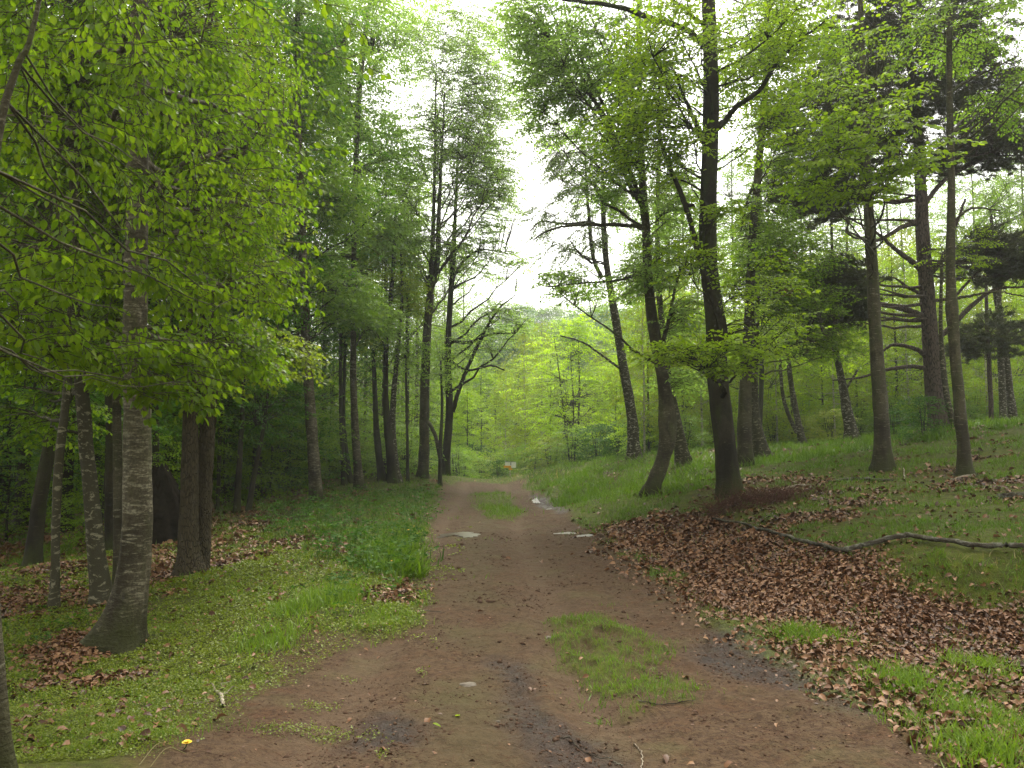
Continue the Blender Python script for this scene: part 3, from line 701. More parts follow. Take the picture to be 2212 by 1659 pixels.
hero('beech_tree', 'straight smooth trunk standing where the left verge meets the undergrowth', 'beech tree', 22.2,
     [(682, 1088, 34), (681, 1040, 30), (675, 950, 27), (668, 850, 25), (661, 760, 23), (658, 650, 21), (653, 500, 19), (647, 350, 17), (643, 200, 15), (643, 0, 13)],
     'bark_pale', 'leaf_mid', [(660, 60, 130, 90, 0, 2.5, 135), (640, 250, 110, 100, 1, 2.5, 105), (620, 470, 90, 90, 1, 2, 68), (720, 420, 70, 90, 1, 2, 60), (600, 620, 90, 60, 1, 2, 60), (740, 640, 60, 70, 1, 2, 51), (590, 780, 80, 50, 1, 2, 45)],
     leaf=0.085, nlimb=26, top=16, topN=120, seed=7, kind='lo', droop=25, L=0.75, scale=(0.9, 1.6), twigs=False)
hero('beech_tree', 'slim pale trunk reaching past the top, right of the straight verge trunk', 'beech tree', 27.5,
     [(777, 1060, 28), (772, 1000, 21), (766, 900, 18), (763, 800, 15), (764, 650, 13), (765, 500, 12), (769, 350, 12), (776, 200, 13), (788, 80, 12), (800, 0, 10)],
     'bark_pale', 'leaf_glare', [(800, 60, 90, 80, 0, 3, 102), (760, 220, 80, 90, 0, 3, 119), (830, 330, 70, 90, 1, 2.5, 76), (730, 400, 70, 80, 1, 2.5, 85), (810, 500, 80, 70, 1, 2.5, 94), (730, 600, 70, 60, 1, 2.5, 68), (800, 690, 60, 40, 0, 2, 51), (700, 120, 60, 100, 1, 2, 68)],
     leaf=0.09, nlimb=26, top=19, topN=110, seed=8, droop=25, L=0.8, scale=(0.9, 1.6), twigs=False)
for i, (pts, lab) in enumerate([
     ([(743, 1062, 13), (741, 1000, 11), (738, 930, 10), (736, 850, 8), (735, 700, 6)], 'thin dark trunk, left one of two just left of the slim pale trunk'),
     ([(757, 1065, 14), (752, 1010, 12), (745, 950, 10), (742, 880, 8), (748, 700, 6)], 'thin dark trunk, right one of two just left of the slim pale trunk'),
     ([(826, 1045, 20), (820, 1000, 15), (814, 940, 15), (812, 900, 12), (806, 760, 8)], 'bent mottled trunk left of the dark pair on the verge'),
     ([(881, 1040, 8), (880, 950, 6), (877, 800, 5), (880, 640, 4)], 'very thin stem right of the white-flecked verge birch'),
     ([(950, 1012, 9), (952, 950, 8), (955, 880, 6), (952, 780, 4)], 'thin dark stem left of the forked dark trunk by the track end')]):
    hero('beech_tree', lab, 'young tree', 28.5 + 0.5 * i, pts, 'bark_far', 'leaf_dark' if i < 3 else 'leaf_mid',
         [(pts[-1][0], pts[-1][1], 35, 70, 0, 1.2, 26)], leaf=0.085, nlimb=6, seed=20 + i, twigs=False, scale=(0.8, 1.3), k=10, flare=0.5, group='thin trunks along the left verge')
hero('beech_tree', 'dark trunk in front of the white-flecked birch on the left verge', 'beech tree', 29.3,
     [(848, 1045, 26), (843, 980, 21), (836, 910, 17), (833, 830, 13), (836, 720, 12), (848, 600, 10), (855, 450, 7)],
     'bark_dark', 'leaf_olive', [(830, 560, 70, 90, 0, 2, 60), (800, 720, 60, 50, 0, 2, 30), (880, 640, 40, 50, 0, 1.5, 22)], leaf=0.085, nlimb=14, seed=30, twigs=False, k=14, L=0.7)
hero('birch_tree', 'leaning birch with white-flecked bark on the left verge', 'birch tree', 29.8,
     [(858, 1048, 26), (853, 1000, 20), (848, 930, 16), (850, 860, 14), (856, 790, 12), (864, 700, 10), (868, 640, 8), (866, 500, 6)],
     'bark_birch', 'leaf_mid', [(870, 520, 60, 90, 0, 2, 50), (880, 760, 50, 60, 0, 1.5, 24)], leaf=0.08, nlimb=12, seed=31, twigs=False, k=14, droop=45, hang=0.3)
hero('beech_tree', 'stout mossy trunk forking high up, left side of the track end', 'beech tree', 31.5,
     [(914, 1034, 28), (916, 980, 25), (917, 900, 23), (919, 800, 22), (924, 700, 20), (930, 630, 19), (933, 560, 13), (937, 450, 9), (940, 300, 6), (942, 150, 3)],
     'bark_mid', 'leaf_glare',
     [(970, 160, 110, 120, 0, 3, 150), (980, 30, 120, 60, 0, 3, 70), (950, 330, 120, 110, 0, 3, 150), (880, 460, 70, 80, 0, 3, 70), (1030, 380, 90, 110, 0, 3, 110), (1050, 200, 70, 120, 0, 3, 70), (960, 540, 90, 60, 0, 3, 55), (880, 90, 50, 60, 0, 3, 22), (880, 640, 60, 60, 0, 2, 30)],
     leaf=0.085, nlimb=44, top=None, seed=32, droop=20, L=0.7, asc=1.3, twigs=True, twig_r=0.004, scale=(0.8, 1.3), keep=0.8, branch_r=0.014,
     limbs=[[(931, 630, 14), (945, 560, 12), (948, 450, 9), (955, 320, 5), (960, 200, 3)], [(924, 910, 9, -.3), (940, 940, 8, -.8), (950, 990, 7, -1.0)]])
hero('beech_tree', 'dark trunk with a long leaning limb, beside the left end of the track', 'beech tree', 33.5,
     [(962, 1030, 21), (966, 960, 20), (971, 880, 18), (968, 800, 15), (970, 700, 14), (975, 620, 13), (980, 540, 12), (985, 420, 7), (990, 300, 4)],
     'bark_dark', 'leaf_glare',
     [(1060, 70, 100, 80, 0, 3, 60), (1110, 190, 60, 110, 0, 3, 40), (1020, 280, 90, 110, 0, 3, 90), (1065, 430, 75, 90, 0, 3, 80), (1010, 540, 90, 50, 0, 3, 50), (1090, 560, 70, 60, 0, 3, 34), (1090, 690, 60, 50, 0, 2, 26), (1030, 740, 60, 60, 0, 2, 20), (1060, 330, 60, 60, 0, 2, 24)],
     leaf=0.085, nlimb=36, seed=33, droop=20, L=0.7, asc=0.9, twigs=True, twig_r=0.004, keep=0.8, branch_r=0.014,
     limbs=[[(978, 890, 10), (992, 840, 9), (1012, 790, 8), (1040, 730, 7), (1075, 670, 4.5), (1112, 638, 2)], [(972, 735, 8), (1010, 740, 6), (1060, 722, 4), (1110, 720, 3)],
            [(974, 780, 6), (1010, 800, 5), (1060, 790, 4), (1090, 800, 3)], [(978, 600, 8), (1005, 560, 6), (1040, 540, 4), (1090, 545, 2)]])
# dark group in the left depths
for i, (D, pts, lab) in enumerate([
     (13.0, [(70, 1228, 42), (78, 1150, 36), (86, 1080, 33), (96, 1020, 32), (108, 940, 26), (110, 800, 22), (105, 500, 18)], 'crooked blackish trunk at the far left in deep shade'),
     (14.0, [(238, 1235, 26), (236, 1100, 22), (238, 950, 20), (236, 850, 20), (230, 500, 15)], 'nearly black trunk left of the big mottled beech'),
     (19.5, [(512, 1114, 17), (514, 1050, 15), (520, 960, 12), (525, 850, 10), (530, 600, 8)], 'dark straight trunk right of the twin trunk'),
     (19.8, [(536, 1118, 15), (545, 1050, 13), (556, 990, 11), (570, 920, 8), (580, 840, 6), (600, 700, 5)], 'dark trunk leaning right, beyond the twin trunk'),
     (17.0, [(335, 1150, 18), (336, 1000, 16), (338, 850, 14), (340, 600, 12)], 'dark trunk behind the big mottled beech'),
     (21.0, [(470, 1115, 10), (474, 980, 9), (478, 850, 8), (482, 600, 6)], 'thin black stem just right of the twin trunk')]):
    hero('beech_tree', lab, 'beech tree', D, pts, 'bark_dark', 'leaf_dark',
         [(pts[-1][0], pts[-1][1] - 50, 80, 180, 1, 2, 45), (pts[-2][0] + 20, pts[-2][1] + 30, 60, 70, 1, 2, 20)], leaf=0.08, nlimb=10, seed=40 + i, twigs=False, k=12,
         top=11, topN=60, group='dark trunks in the shade on the left')

# right bank
hero('beech_tree', 'tall dark wet beech trunk, the thickest right of the track, twigs at its foot', 'beech tree', 15.5,
     [(1574, 1070, 62), (1571, 1020, 54), (1565, 950, 50), (1557, 880, 49), (1549, 800, 48), (1547, 740, 47), (1541, 660, 44), (1532, 580, 42), (1529, 480, 41), (1533, 350, 39), (1536, 200, 38), (1533, 60, 34), (1530, 0, 33)],
     'bark_dark', 'leaf_lime',
     [(1450, 120, 110, 90, -1, 2.2, 75), (1380, 270, 90, 90, -1, 2, 56), (1620, 130, 110, 100, 0, 2.2, 75), (1700, 60, 90, 60, 0, 2, 38), (1460, 330, 60, 60, -1, 1.5, 28), (1640, 280, 60, 50, 0, 1.5, 18),
      (1490, 560, 70, 30, -1.5, 1, 12), (1610, 620, 90, 50, -1, 1.5, 22), (1600, 755, 130, 18, -2.5, 1.2, 28), (1470, 765, 80, 22, -2.5, 1, 15), (1560, 800, 50, 14, -2.5, 0.8, 8), (1680, 700, 60, 30, -1, 1, 11), (1560, 460, 40, 30, -1, 1, 10)],
     leaf=0.075, kind='md', droop=8, L=0.6, nlimb=34, top=16, topN=120, seed=50, k=40, flare=0.25, asc=0.5, rough=0.06, keep=0.85, branch_r=0.009,
     limbs=[[(1566, 760, 22, -.15), (1560, 700, 20, -.2), (1545, 650, 16, -.2), (1515, 575, 13, -.2), (1497, 500, 12, -.2), (1474, 425, 11, -.3), (1440, 345, 9, -.5), (1422, 270, 7, -.6), (1425, 180, 4, -.8)],
            [(1500, 445, 10, -.2), (1480, 440, 10, -.2), (1470, 420, 8, -.3)],
            [(1520, 300, 12), (1500, 260, 10, -.3), (1478, 210, 7, -.5), (1455, 150, 4, -.7)],
            [(1546, 280, 16), (1565, 262, 14), (1590, 232, 12, -.2), (1640, 195, 10, -.3), (1675, 140, 8, -.5), (1725, 90, 6, -.6), (1790, 40, 4, -.8)],
            [(1525, 95, 16), (1505, 82, 15, -.2), (1475, 60, 13, -.3), (1402, 38, 12, -.6), (1337, 15, 10, -.9), (1212, -2, 6, -1.3)],
            [(1528, 60, 10), (1490, 30, 9, -.3), (1440, -10, 7, -.6), (1400, -40, 5, -.8)]])
hero('beech_tree', 'mossy trunk with a kinked foot stepping left, between track and dark beech', 'beech tree', 18.0,
     [(1404, 1070, 44), (1416, 1035, 36), (1432, 990, 34), (1441, 950, 40), (1441, 905, 44), (1438, 860, 34), (1430, 800, 30), (1417, 740, 29), (1408, 680, 26), (1400, 600, 23), (1396, 500, 21), (1388, 400, 18), (1383, 250, 14), (1380, 100, 11), (1380, 0, 9)],
     'bark_mid', 'leaf_glare',
     [(1150, 50, 90, 60, 0, 2, 40), (1300, 110, 120, 90, 0, 2.5, 101), (1230, 200, 90, 90, 0, 2.5, 81), (1160, 200, 50, 90, 0, 2, 24), (1370, 230, 110, 110, 0, 2.5, 101), (1330, 380, 80, 60, 0, 2, 40), (1440, 440, 70, 60, 0, 2, 43), (1440, 560, 80, 50, 0, 2, 43), (1390, 610, 80, 30, 0, 2, 27), (1250, 610, 90, 25, 0, 2, 32), (1180, 80, 80, 60, 0, 2, 40), (1470, 690, 60, 40, 0, 2, 32), (1460, 820, 60, 30, 1, 1.5, 22)],
     leaf=0.078, kind='lo', droop=15, L=0.65, nlimb=32, top=15, topN=100, seed=51, k=26, flare=0.35, asc=1.0, keep=0.85, lobes=2,
     limbs=[[(1395, 520, 14), (1385, 440, 12), (1355, 355, 10), (1322, 282, 9), (1282, 215, 8), (1212, 145, 6), (1174, 50, 4)],
            [(1391, 450, 11), (1360, 400, 9), (1300, 250, 8), (1230, 110, 6), (1190, 20, 4)],
            [(1432, 735, 10), (1445, 690, 8), (1457, 630, 6), (1468, 590, 4)],
            [(1396, 500, 12), (1370, 488, 10), (1300, 485, 8), (1230, 488, 6), (1180, 500, 4), (1150, 520, 3)],
            [(1385, 340, 10), (1350, 310, 8), (1290, 200, 7), (1240, 90, 5), (1215, 0, 3)],
            [(1400, 590, 8), (1330, 606, 5), (1250, 612, 4), (1180, 620, 3)]])
hero('birch_tree', 'old mottled birch leaning in behind the kinked mossy trunk', 'birch tree', 23.5,
     [(1478, 1006, 38), (1472, 970, 32), (1463, 920, 26), (1452, 870, 24), (1440, 800, 20), (1430, 700, 16), (1422, 600, 13), (1420, 450, 10), (1425, 250, 7)],
     'bark_birch_old', 'leaf_grey', [(1430, 400, 60, 100, 0, 2, 40), (1380, 560, 50, 60, 0, 2, 22)], leaf=0.06, nlimb=12, seed=52, droop=50, hang=0.5, k=18, twigs=True)
hero('birch_tree', 'curved mottled birch nearest to the right side of the track end', 'birch tree', 27.5,
     [(1369, 994, 36), (1368, 960, 29), (1366, 910, 26), (1357, 850, 24), (1346, 790, 22), (1338, 740, 20), (1328, 680, 19), (1318, 620, 17), (1309, 560, 15), (1304, 480, 13), (1302, 380, 8)],
     'bark_birch', 'leaf_grey',
     [(1250, 400, 80, 80, 0, 2, 70), (1210, 330, 60, 60, 0, 2, 45), (1330, 430, 50, 60, 0, 2, 36), (1180, 480, 50, 30, 0, 2, 20), (1270, 520, 50, 30, 0, 2, 20), (1210, 550, 50, 20, 0, 2, 11), (1290, 310, 50, 50, 0, 2, 25)],
     leaf=0.065, nlimb=26, seed=53, droop=50, hang=0.35, k=20, L=0.6, keep=0.7, twig_r=0.004, twigs=True,
     limbs=[[(1300, 600, 10), (1283, 560, 9), (1275, 500, 9), (1270, 440, 7), (1265, 360, 4), (1262, 300, 3)], [(1305, 490, 7), (1270, 480, 6), (1220, 484, 5), (1170, 478, 4), (1145, 500, 3)],
            [(1280, 570, 6), (1250, 545, 5), (1232, 520, 3)], [(1345, 800, 6), (1310, 775, 5), (1260, 740, 4), (1210, 725, 3)]])
hero('beech_tree', 'smooth grey-green trunk just right of the tall dark beech', 'beech tree', 21.0,
     [(1611, 1010, 42), (1609, 960, 36), (1608, 900, 32), (1610, 840, 29), (1614, 770, 26), (1618, 700, 23), (1621, 600, 21), (1628, 480, 19), (1637, 380, 18), (1646, 280, 17), (1654, 180, 15), (1658, 80, 14), (1660, 0, 13)],
     'bark_mid', 'leaf_mid',
     [(1650, 60, 90, 60, 0, 2.5, 63), (1720, 180, 80, 70, 0, 2.5, 56), (1700, 330, 80, 60, 0, 2.5, 50), (1630, 470, 70, 60, 0, 2, 50), (1700, 560, 90, 60, 0, 2, 70), (1720, 660, 90, 50, 0, 2, 70), (1640, 560, 60, 50, 0, 2, 42), (1760, 740, 70, 40, 0, 2, 42)],
     leaf=0.078, nlimb=26, top=15, topN=90, seed=54, droop=12, k=20, asc=0.6, L=0.7, twigs=True,
     limbs=[[(1650, 275, 10), (1680, 250, 8), (1730, 230, 6), (1790, 225, 4)], [(1630, 395, 8), (1612, 440, 6), (1600, 500, 4)]])
hero('birch_tree', 'birch with a thick cracked leaning foot behind the smooth grey-green trunk', 'birch tree', 23.5,
     [(1652, 998, 48), (1642, 960, 34), (1632, 915, 26), (1628, 860, 21), (1630, 790, 17), (1634, 700, 13), (1638, 560, 10), (1642, 400, 8)],
     'bark_birch_old', 'leaf_mid', [(1650, 500, 60, 100, 0, 2, 36)], leaf=0.065, nlimb=10, seed=55, droop=45, hang=0.3, k=18)
hero('beech_tree', 'thin ivy-dark stem behind the cracked leaning birch foot', 'young tree', 26.0,
     [(1640, 985, 12), (1642, 900, 11), (1645, 820, 10), (1648, 700, 8), (1650, 560, 5)], 'bark_far', 'leaf_lime', [(1660, 700, 50, 60, 0, 2, 24)], leaf=0.08, nlimb=8, seed=56, twigs=False, k=10)
hero('birch_tree', 'mottled birch bending left, standing free between the cracked birch and the forked birch', 'birch tree', 30.0,
     [(1735, 967, 22), (1728, 930, 16), (1718, 880, 14), (1709, 830, 12), (1704, 780, 11), (1702, 700, 8), (1706, 560, 6)],
     'bark_birch', 'leaf_lime', [(1710, 620, 60, 70, 0, 2, 36)], leaf=0.07, nlimb=10, seed=57, droop=40, hang=0.3, k=14,
     limbs=[[(1722, 935, 10), (1705, 900, 9), (1692, 860, 8), (1686, 800, 7), (1680, 720, 4)]])
hero('birch_tree', 'birch with dark foot and white upper stem, left of the straight flared trunk', 'birch tree', 27.0,
     [(1839, 957, 36), (1836, 925, 28), (1828, 880, 24), (1822, 840, 20), (1814, 800, 16), (1806, 760, 14), (1800, 720, 11), (1798, 600, 8), (1796, 450, 6)],
     'bark_birch', 'leaf_lime', [(1790, 560, 60, 80, 0, 2, 40), (1850, 760, 60, 50, 0, 2, 26), (1780, 700, 50, 50, 0, 2, 22)], leaf=0.07, nlimb=14, seed=58, droop=35, hang=0.25, k=16,
     limbs=[[(1820, 850, 6), (1840, 820, 5), (1855, 795, 3)]])
hero('beech_tree', 'straight slim trunk with a pale flared foot on the right bank', 'beech tree', 16.0,
     [(1908, 1018, 52), (1907, 985, 42), (1905, 930, 36), (1901, 860, 33), (1895, 780, 31), (1889, 680, 29), (1884, 580, 27), (1878, 480, 24), (1873, 380, 20), (1868, 250, 17), (1862, 100, 14), (1858, 0, 12)],
     'bark_mid', 'leaf_lime',
     [(1860, 300, 130, 60, -4, 1.2, 36), (1800, 370, 90, 50, -4, 1, 20), (1930, 370, 110, 30, -4, 1, 20), (1780, 200, 90, 60, -3.5, 1, 16), (1900, 220, 100, 50, -3.5, 1, 16), (1840, 420, 90, 25, -4, .8, 9), (1880, 100, 110, 70, -2, 1.5, 20), (1990, 330, 60, 30, -4, .8, 7)],
     leaf=0.08, kind='md', droop=25, L=0.5, nlimb=9, top=14, topN=70, seed=59, k=24, flare=0.35, asc=0.1, lobes=6, branch_r=0.0055)
hero('pine_tree', 'big pine with thick furrowed trunk and dark needle boughs on the right', 'pine tree', 23.0,
     [(2034, 930, 53.32), (2026, 890, 44.72), (2018, 830, 40.42), (2012, 760, 37.84), (2007, 700, 35.26), (2001, 620, 33.54), (1995, 540, 31.82), (1991, 460, 29.24), (1988, 380, 25.8), (1980, 250, 21.5), (1965, 120, 17.2), (1955, 0, 13.76)],
     'bark_pine', 'needle',
     [(1930, 60, 156, 94.5, 0, 2, 148), (1840, 190, 91, 81, 0, 1.5, 54), (1950, 220, 143, 108, 0, 2, 148), (1780, 340, 91, 81, 0, 1.5, 74), (1790, 430, 117, 47.25, 0, 1.5, 81), (2100, 335, 143, 33.75, 0, 1.5, 94), (2140, 230, 91, 81, 0, 1.5, 74),
      (2130, 560, 104, 54, 0, 1.2, 74), (2190, 580, 78, 40.5, 0, 1.2, 40), (1828, 645, 70, 85, -1, 1, 110), (1800, 690, 52, 24.3, -1, 0.6, 22), (2060, 120, 91, 121.5, 0, 1.5, 81), (1900, 330, 91, 67.5, 0, 1.5, 40), (1720, 260, 52, 54, 0, 1, 22)],
     nlimb=44, top=17, topN=100, seed=60, k=26, flare=0.5, asc=0.05, rough=0.09, scale=(0.7, 1.25), branch_r=0.014,
     limbs=[[(2004, 690, 16), (1960, 670, 13), (1900, 655, 10), (1870, 640, 7), (1835, 625, 4)], [(2010, 780, 12), (1980, 755, 10), (1930, 745, 7), (1900, 765, 4)],
            [(2014, 800, 11), (1970, 792, 9), (1910, 800, 7), (1860, 815, 5), (1800, 822, 3)], [(2006, 745, 13), (2050, 710, 12), (2100, 660, 10), (2150, 625, 6), (2212, 620, 4)],
            [(1997, 590, 15), (1970, 565, 12), (1930, 535, 9), (1890, 500, 6), (1840, 475, 4)], [(2003, 600, 13), (2035, 560, 10), (2060, 500, 8), (2085, 430, 5)],
            [(1990, 480, 13), (1950, 490, 10), (1890, 520, 7), (1830, 500, 4)], [(1990, 450, 12), (2030, 400, 10), (2070, 370, 7), (2140, 340, 5), (2212, 335, 3)],
            [(2010, 650, 9), (2060, 640, 7), (2110, 590, 5), (2150, 570, 3)], [(2000, 640, 9), (1960, 620, 7), (1930, 600, 4), (1900, 610, 3)]])
hero('birch_tree', 'mottled stem leaning against the right side of the big pine foot', 'birch tree', 22.0,
     [(2068, 948, 14), (2060, 915, 14), (2048, 870, 14), (2040, 820, 13), (2036, 770, 12), (2032, 700, 9), (2034, 560, 6)], 'bark_birch_old', 'leaf_lime',
     [(2060, 540, 50, 60, 0, 1.5, 20)], leaf=0.065, nlimb=8, seed=61, droop=35, k=12)
hero('beech_tree', 'slim trunk with a white-patched foot at the right edge of the bank', 'beech tree', 14.2,
     [(2086, 1035, 44), (2083, 1005, 32), (2081, 960, 28), (2075, 900, 27), (2070, 840, 26), (2064, 780, 25), (2058, 700, 25), (2056, 665, 28), (2054, 620, 22), (2053, 540, 21), (2055, 440, 18), (2054, 330, 16), (2051, 200, 14), (2050, 0, 12)],
     'bark_mid', 'leaf_mid', [(2120, 60, 90, 60, 0, 1.5, 26), (2180, 200, 60, 80, 0, 1.5, 20), (2000, 60, 60, 60, 0, 1.5, 12)], leaf=0.065, nlimb=12, top=13, topN=60, seed=62, k=22, flare=0.3, droop=25, asc=0.8,
     limbs=[[(2056, 645, 8), (2090, 640, 6), (2150, 630, 4), (2212, 640, 3)], [(2053, 200, 7), (2090, 175, 6), (2140, 150, 4), (2200, 120, 3)], [(2056, 480, 6), (2100, 450, 5), (2160, 455, 3)]])
hero('birch_tree', 'left one of two white birches standing together near the right edge', 'birch tree', 28.0,
     [(2169, 935, 20), (2167, 900, 17), (2165, 850, 16), (2163, 800, 15), (2160, 740, 13), (2158, 650, 11), (2155, 500, 7)], 'bark_birch', 'leaf_mid',
     [(2150, 480, 60, 80, 0, 2, 30)], leaf=0.065, nlimb=8, seed=63, droop=40, hang=0.4, k=14)
hero('birch_tree', 'right one of two white birches standing together near the right edge', 'birch tree', 28.2,
     [(2192, 937, 24), (2187, 890, 20), (2180, 840, 18), (2174, 780, 16), (2167, 720, 14), (2155, 660, 13), (2147, 600, 11), (2140, 450, 7)], 'bark_birch', 'leaf_mid',
     [(2160, 420, 60, 80, 0, 2, 26)], leaf=0.065, nlimb=8, seed=64, droop=40, hang=0.4, k=14)
hero('pine_tree', 'young pine whose single dark bushy bough hides the white birch pair', 'pine tree', 26.5,
     [(2142, 935, 11), (2140, 860, 10), (2136, 780, 9), (2132, 700, 8), (2130, 600, 6)], 'bark_pine', 'needle', [(2138, 735, 62, 52, 0, 1, 50), (2095, 750, 30, 16, 0, .5, 8)], nlimb=6, seed=65, k=10, asc=0.05)
# ------------------------------------------------------------------ the wood behind: repeated trees
def crown_pts(rng, z0, z1, R, N, cx=0.0, shape=0.5, layers=0):
    t = rng.random(N); prof = np.sin(math.pi * np.clip(t * 0.9 + 0.08, 0, 1)) ** shape * np.where(t > 0.75, 1 - (t - 0.75) * 2.2, 1)
    lob = 1.0
    an = rng.uniform(0, 2 * math.pi, N); k = rng.uniform(0, 6.28, 3)
    lob = 1 + 0.28 * np.sin(2 * an + k[0] + 5 * t) + 0.22 * np.sin(3 * an + k[1] - 9 * t)
    r = R * prof * lob * rng.random(N) ** 0.42
    z = z0 + (z1 - z0) * t
    if layers: z = np.round(z / layers) * layers + rng.normal(0, layers * 0.13, N)
    return np.stack([cx + r * np.cos(an), r * np.sin(an), z], 1)

def proto(name, h, r, bark, leafm, z0, R, N, leaf, label, cat, seed, L=0.9, droop=15, hang=0.0, stems=1, layers=0.0, shape=0.5, keep=0.85, nlimb=22, bend=0.4, kind='lo', asc=0.6, needles=False):
    rng = np.random.default_rng(seed); gw, gl = Geo(), Geo()
    Q = crown_pts(rng, z0, h * 0.98, R, N, shape=shape, layers=layers)
    for s in range(stems):
        a_ = rng.uniform(0, 6.28); sp = 0.0 if stems == 1 else 0.12 * h * rng.uniform(0.5, 1.3)
        k_ = np.linspace(0, 1, 6); x = math.cos(a_) * sp * k_ ** 0.8 + rng.normal(0, bend * 0.12, 6) * k_ + (0 if stems == 1 else math.cos(a_) * r)
        y = math.sin(a_) * sp * k_ ** 0.8 + rng.normal(0, bend * 0.12, 6) * k_ + (0 if stems == 1 else math.sin(a_) * r)
        hh = h * rng.uniform(0.85, 1.0) if stems > 1 else h
        P_ = np.stack([x, y, hh * k_], 1)
        c, rr = trunk_tube(gw, P_, r * (1 - 0.9 * k_) + 0.006, rng, 9, n=16, flare=0.5, bury=0.5)
        q = Q[s::stems]
        crown(gl, gw, c, rr, q, rng, max(4, nlimb // stems), NEEDLES if needles else templates(L, leaf, droop, kind, 0.62, 0.15), 'needle' if needles else kind, hang, keep, 0.011, asc, (0.8, 1.35), None, False, 0, ksec=3)
    root = empty(name, (0, 0, -500), label, cat)
    gw.build('trunk', M[bark], root, smooth=True); gl.build('crown', M[leafm], root)
    return [root]

def place(pr, x, y, s=1.0, rz=0.0, label=None, group=None, dz=-0.08):
    """the first placing moves the tree itself, each later one copies it with its parts"""
    src = pr[0]
    if len(pr) == 1: r = src; pr.append(1)
    else:
        r = src.copy(); COL.objects.link(r)
        for ch in src.children:
            c = ch.copy(); COL.objects.link(c); c.parent = r
    r.location = (x, y, float(H0(x, y)) + dz); r.rotation_euler = (0, 0, rz); r.scale = (s, s, s * random.uniform(0.95, 1.08))
    if label: r['label'] = label
    if group: r['group'] = group
    if label is None or (group and not label.startswith('small far')): PLACED.append((r, (x / y * F * math.cos(PITCH)) + CX, y))
    return r
random.seed(4); PLACED = []
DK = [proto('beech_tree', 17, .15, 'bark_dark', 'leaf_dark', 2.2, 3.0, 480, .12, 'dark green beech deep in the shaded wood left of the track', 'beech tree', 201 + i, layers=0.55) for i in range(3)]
OL = [proto('beech_tree', 18, .14, 'bark_mid', 'leaf_left', 1.6, 3.1, 480, .12, 'mid green beech in the second rank left of the track', 'beech tree', 211 + i, layers=0.5) for i in range(2)]
LM = [proto('beech_tree', 9.5, .08, 'bark_far', 'leaf_lime', 0.7, 2.4, 430, .12, 'bright lime young beech branching to the ground behind the right bank', 'beech tree', 221 + i, layers=0.5, asc=0.35) for i in range(3)]
YB = [proto('birch_tree', 9.5, .05, 'bark_birch_thin', 'leaf_yellow', 1.5, 1.5, 200, .09, 'thin yellow-leaved birch in the young growth behind', 'birch tree', 231 + i, droop=50, hang=0.45, keep=0.75, L=0.8) for i in range(3)]
BU = [proto('bush', 2.3, .02, 'bark_far', ['leaf_mid', 'leaf_yellow', 'herb'][i], 0.15, 1.3, 170, .085, 'low leafy bush behind the track end', 'bush', 241 + i, stems=5, shape=0.3, L=0.6) for i in range(3)]
TL = [proto('beech_tree', 20, .16, 'bark_mid', 'leaf_mid', 3.5, 3.6, 600, .13, 'tall pale green tree standing far behind', 'beech tree', 251 + i, layers=0.6) for i in range(2)]
HL = [proto('beech_tree', 11, .12, 'bark_far', ['leaf_left', 'leaf_mid', 'leaf_dark'][i], 0.8, 4.4, 380, .24, ['yellow-green', 'mid green', 'dark green'][i] + ' far hill tree', 'tree', 261 + i, L=1.5) for i in range(3)]
def PX(px, D): return (px - CX) / F * D / (math.cos(PITCH))
# shaded wood on the left
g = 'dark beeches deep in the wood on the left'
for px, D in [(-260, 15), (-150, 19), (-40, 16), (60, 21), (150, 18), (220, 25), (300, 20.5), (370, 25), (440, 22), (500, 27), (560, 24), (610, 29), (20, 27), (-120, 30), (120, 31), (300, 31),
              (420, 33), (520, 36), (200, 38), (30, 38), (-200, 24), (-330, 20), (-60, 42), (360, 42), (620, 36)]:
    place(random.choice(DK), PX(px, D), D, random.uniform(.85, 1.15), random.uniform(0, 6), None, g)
g = 'green beeches behind the left row of trunks'
for px, D in [(640, 34), (700, 36), (560, 42), (660, 44), (740, 40), (790, 44), (830, 38), (880, 42), (720, 52), (820, 54), (600, 55), (900, 50), (480, 50), (860, 60), (780, 64), (960, 56), (920, 66), (1000, 68)]:
    place(random.choice(OL), PX(px, D), D, random.uniform(.8, 1.1), random.uniform(0, 6), None, g)
g = 'tall pale trees far behind both sides'
for px, D in [(620, 60), (700, 70), (800, 76), (560, 72), (500, 64), (870, 72), (1450, 62), (1540, 58), (1640, 66), (1480, 50), (1590, 52), (1670, 50), (1740, 52), (1400, 56), (1840, 52), (1930, 56), (2120, 54), (2230, 50), (1760, 60), (1850, 68), (1960, 62), (2080, 66), (2200, 60), (2320, 66), (1700, 74), (2030, 76), (400, 62), (300, 56), (150, 60), (0, 58), (-150, 60), (1400, 76), (2420, 58)]:
    place(random.choice(TL), PX(px, D), D, random.uniform(.85, 1.1), random.uniform(0, 6), None, g)
# bright young wood behind the right bank
g = 'lime young beeches behind the right bank'
for i in range(44):
    px = 1400 + (i * 53.7) % 1000; D = 33 + (i * 7.31) % 24
    if D < 36 and 1500 < px < 1560: continue
    place(random.choice(LM), PX(px, D), D, random.uniform(.62, .95), random.uniform(0, 6), None, g)
g = 'thin yellow birches in the young growth on the right'
for i in range(34):
    px = 1390 + (i * 71.3) % 900; D = 31 + (i * 5.77) % 22
    place(random.choice(YB), PX(px, D), D, random.uniform(.6, 1.0), random.uniform(0, 6), None, g)
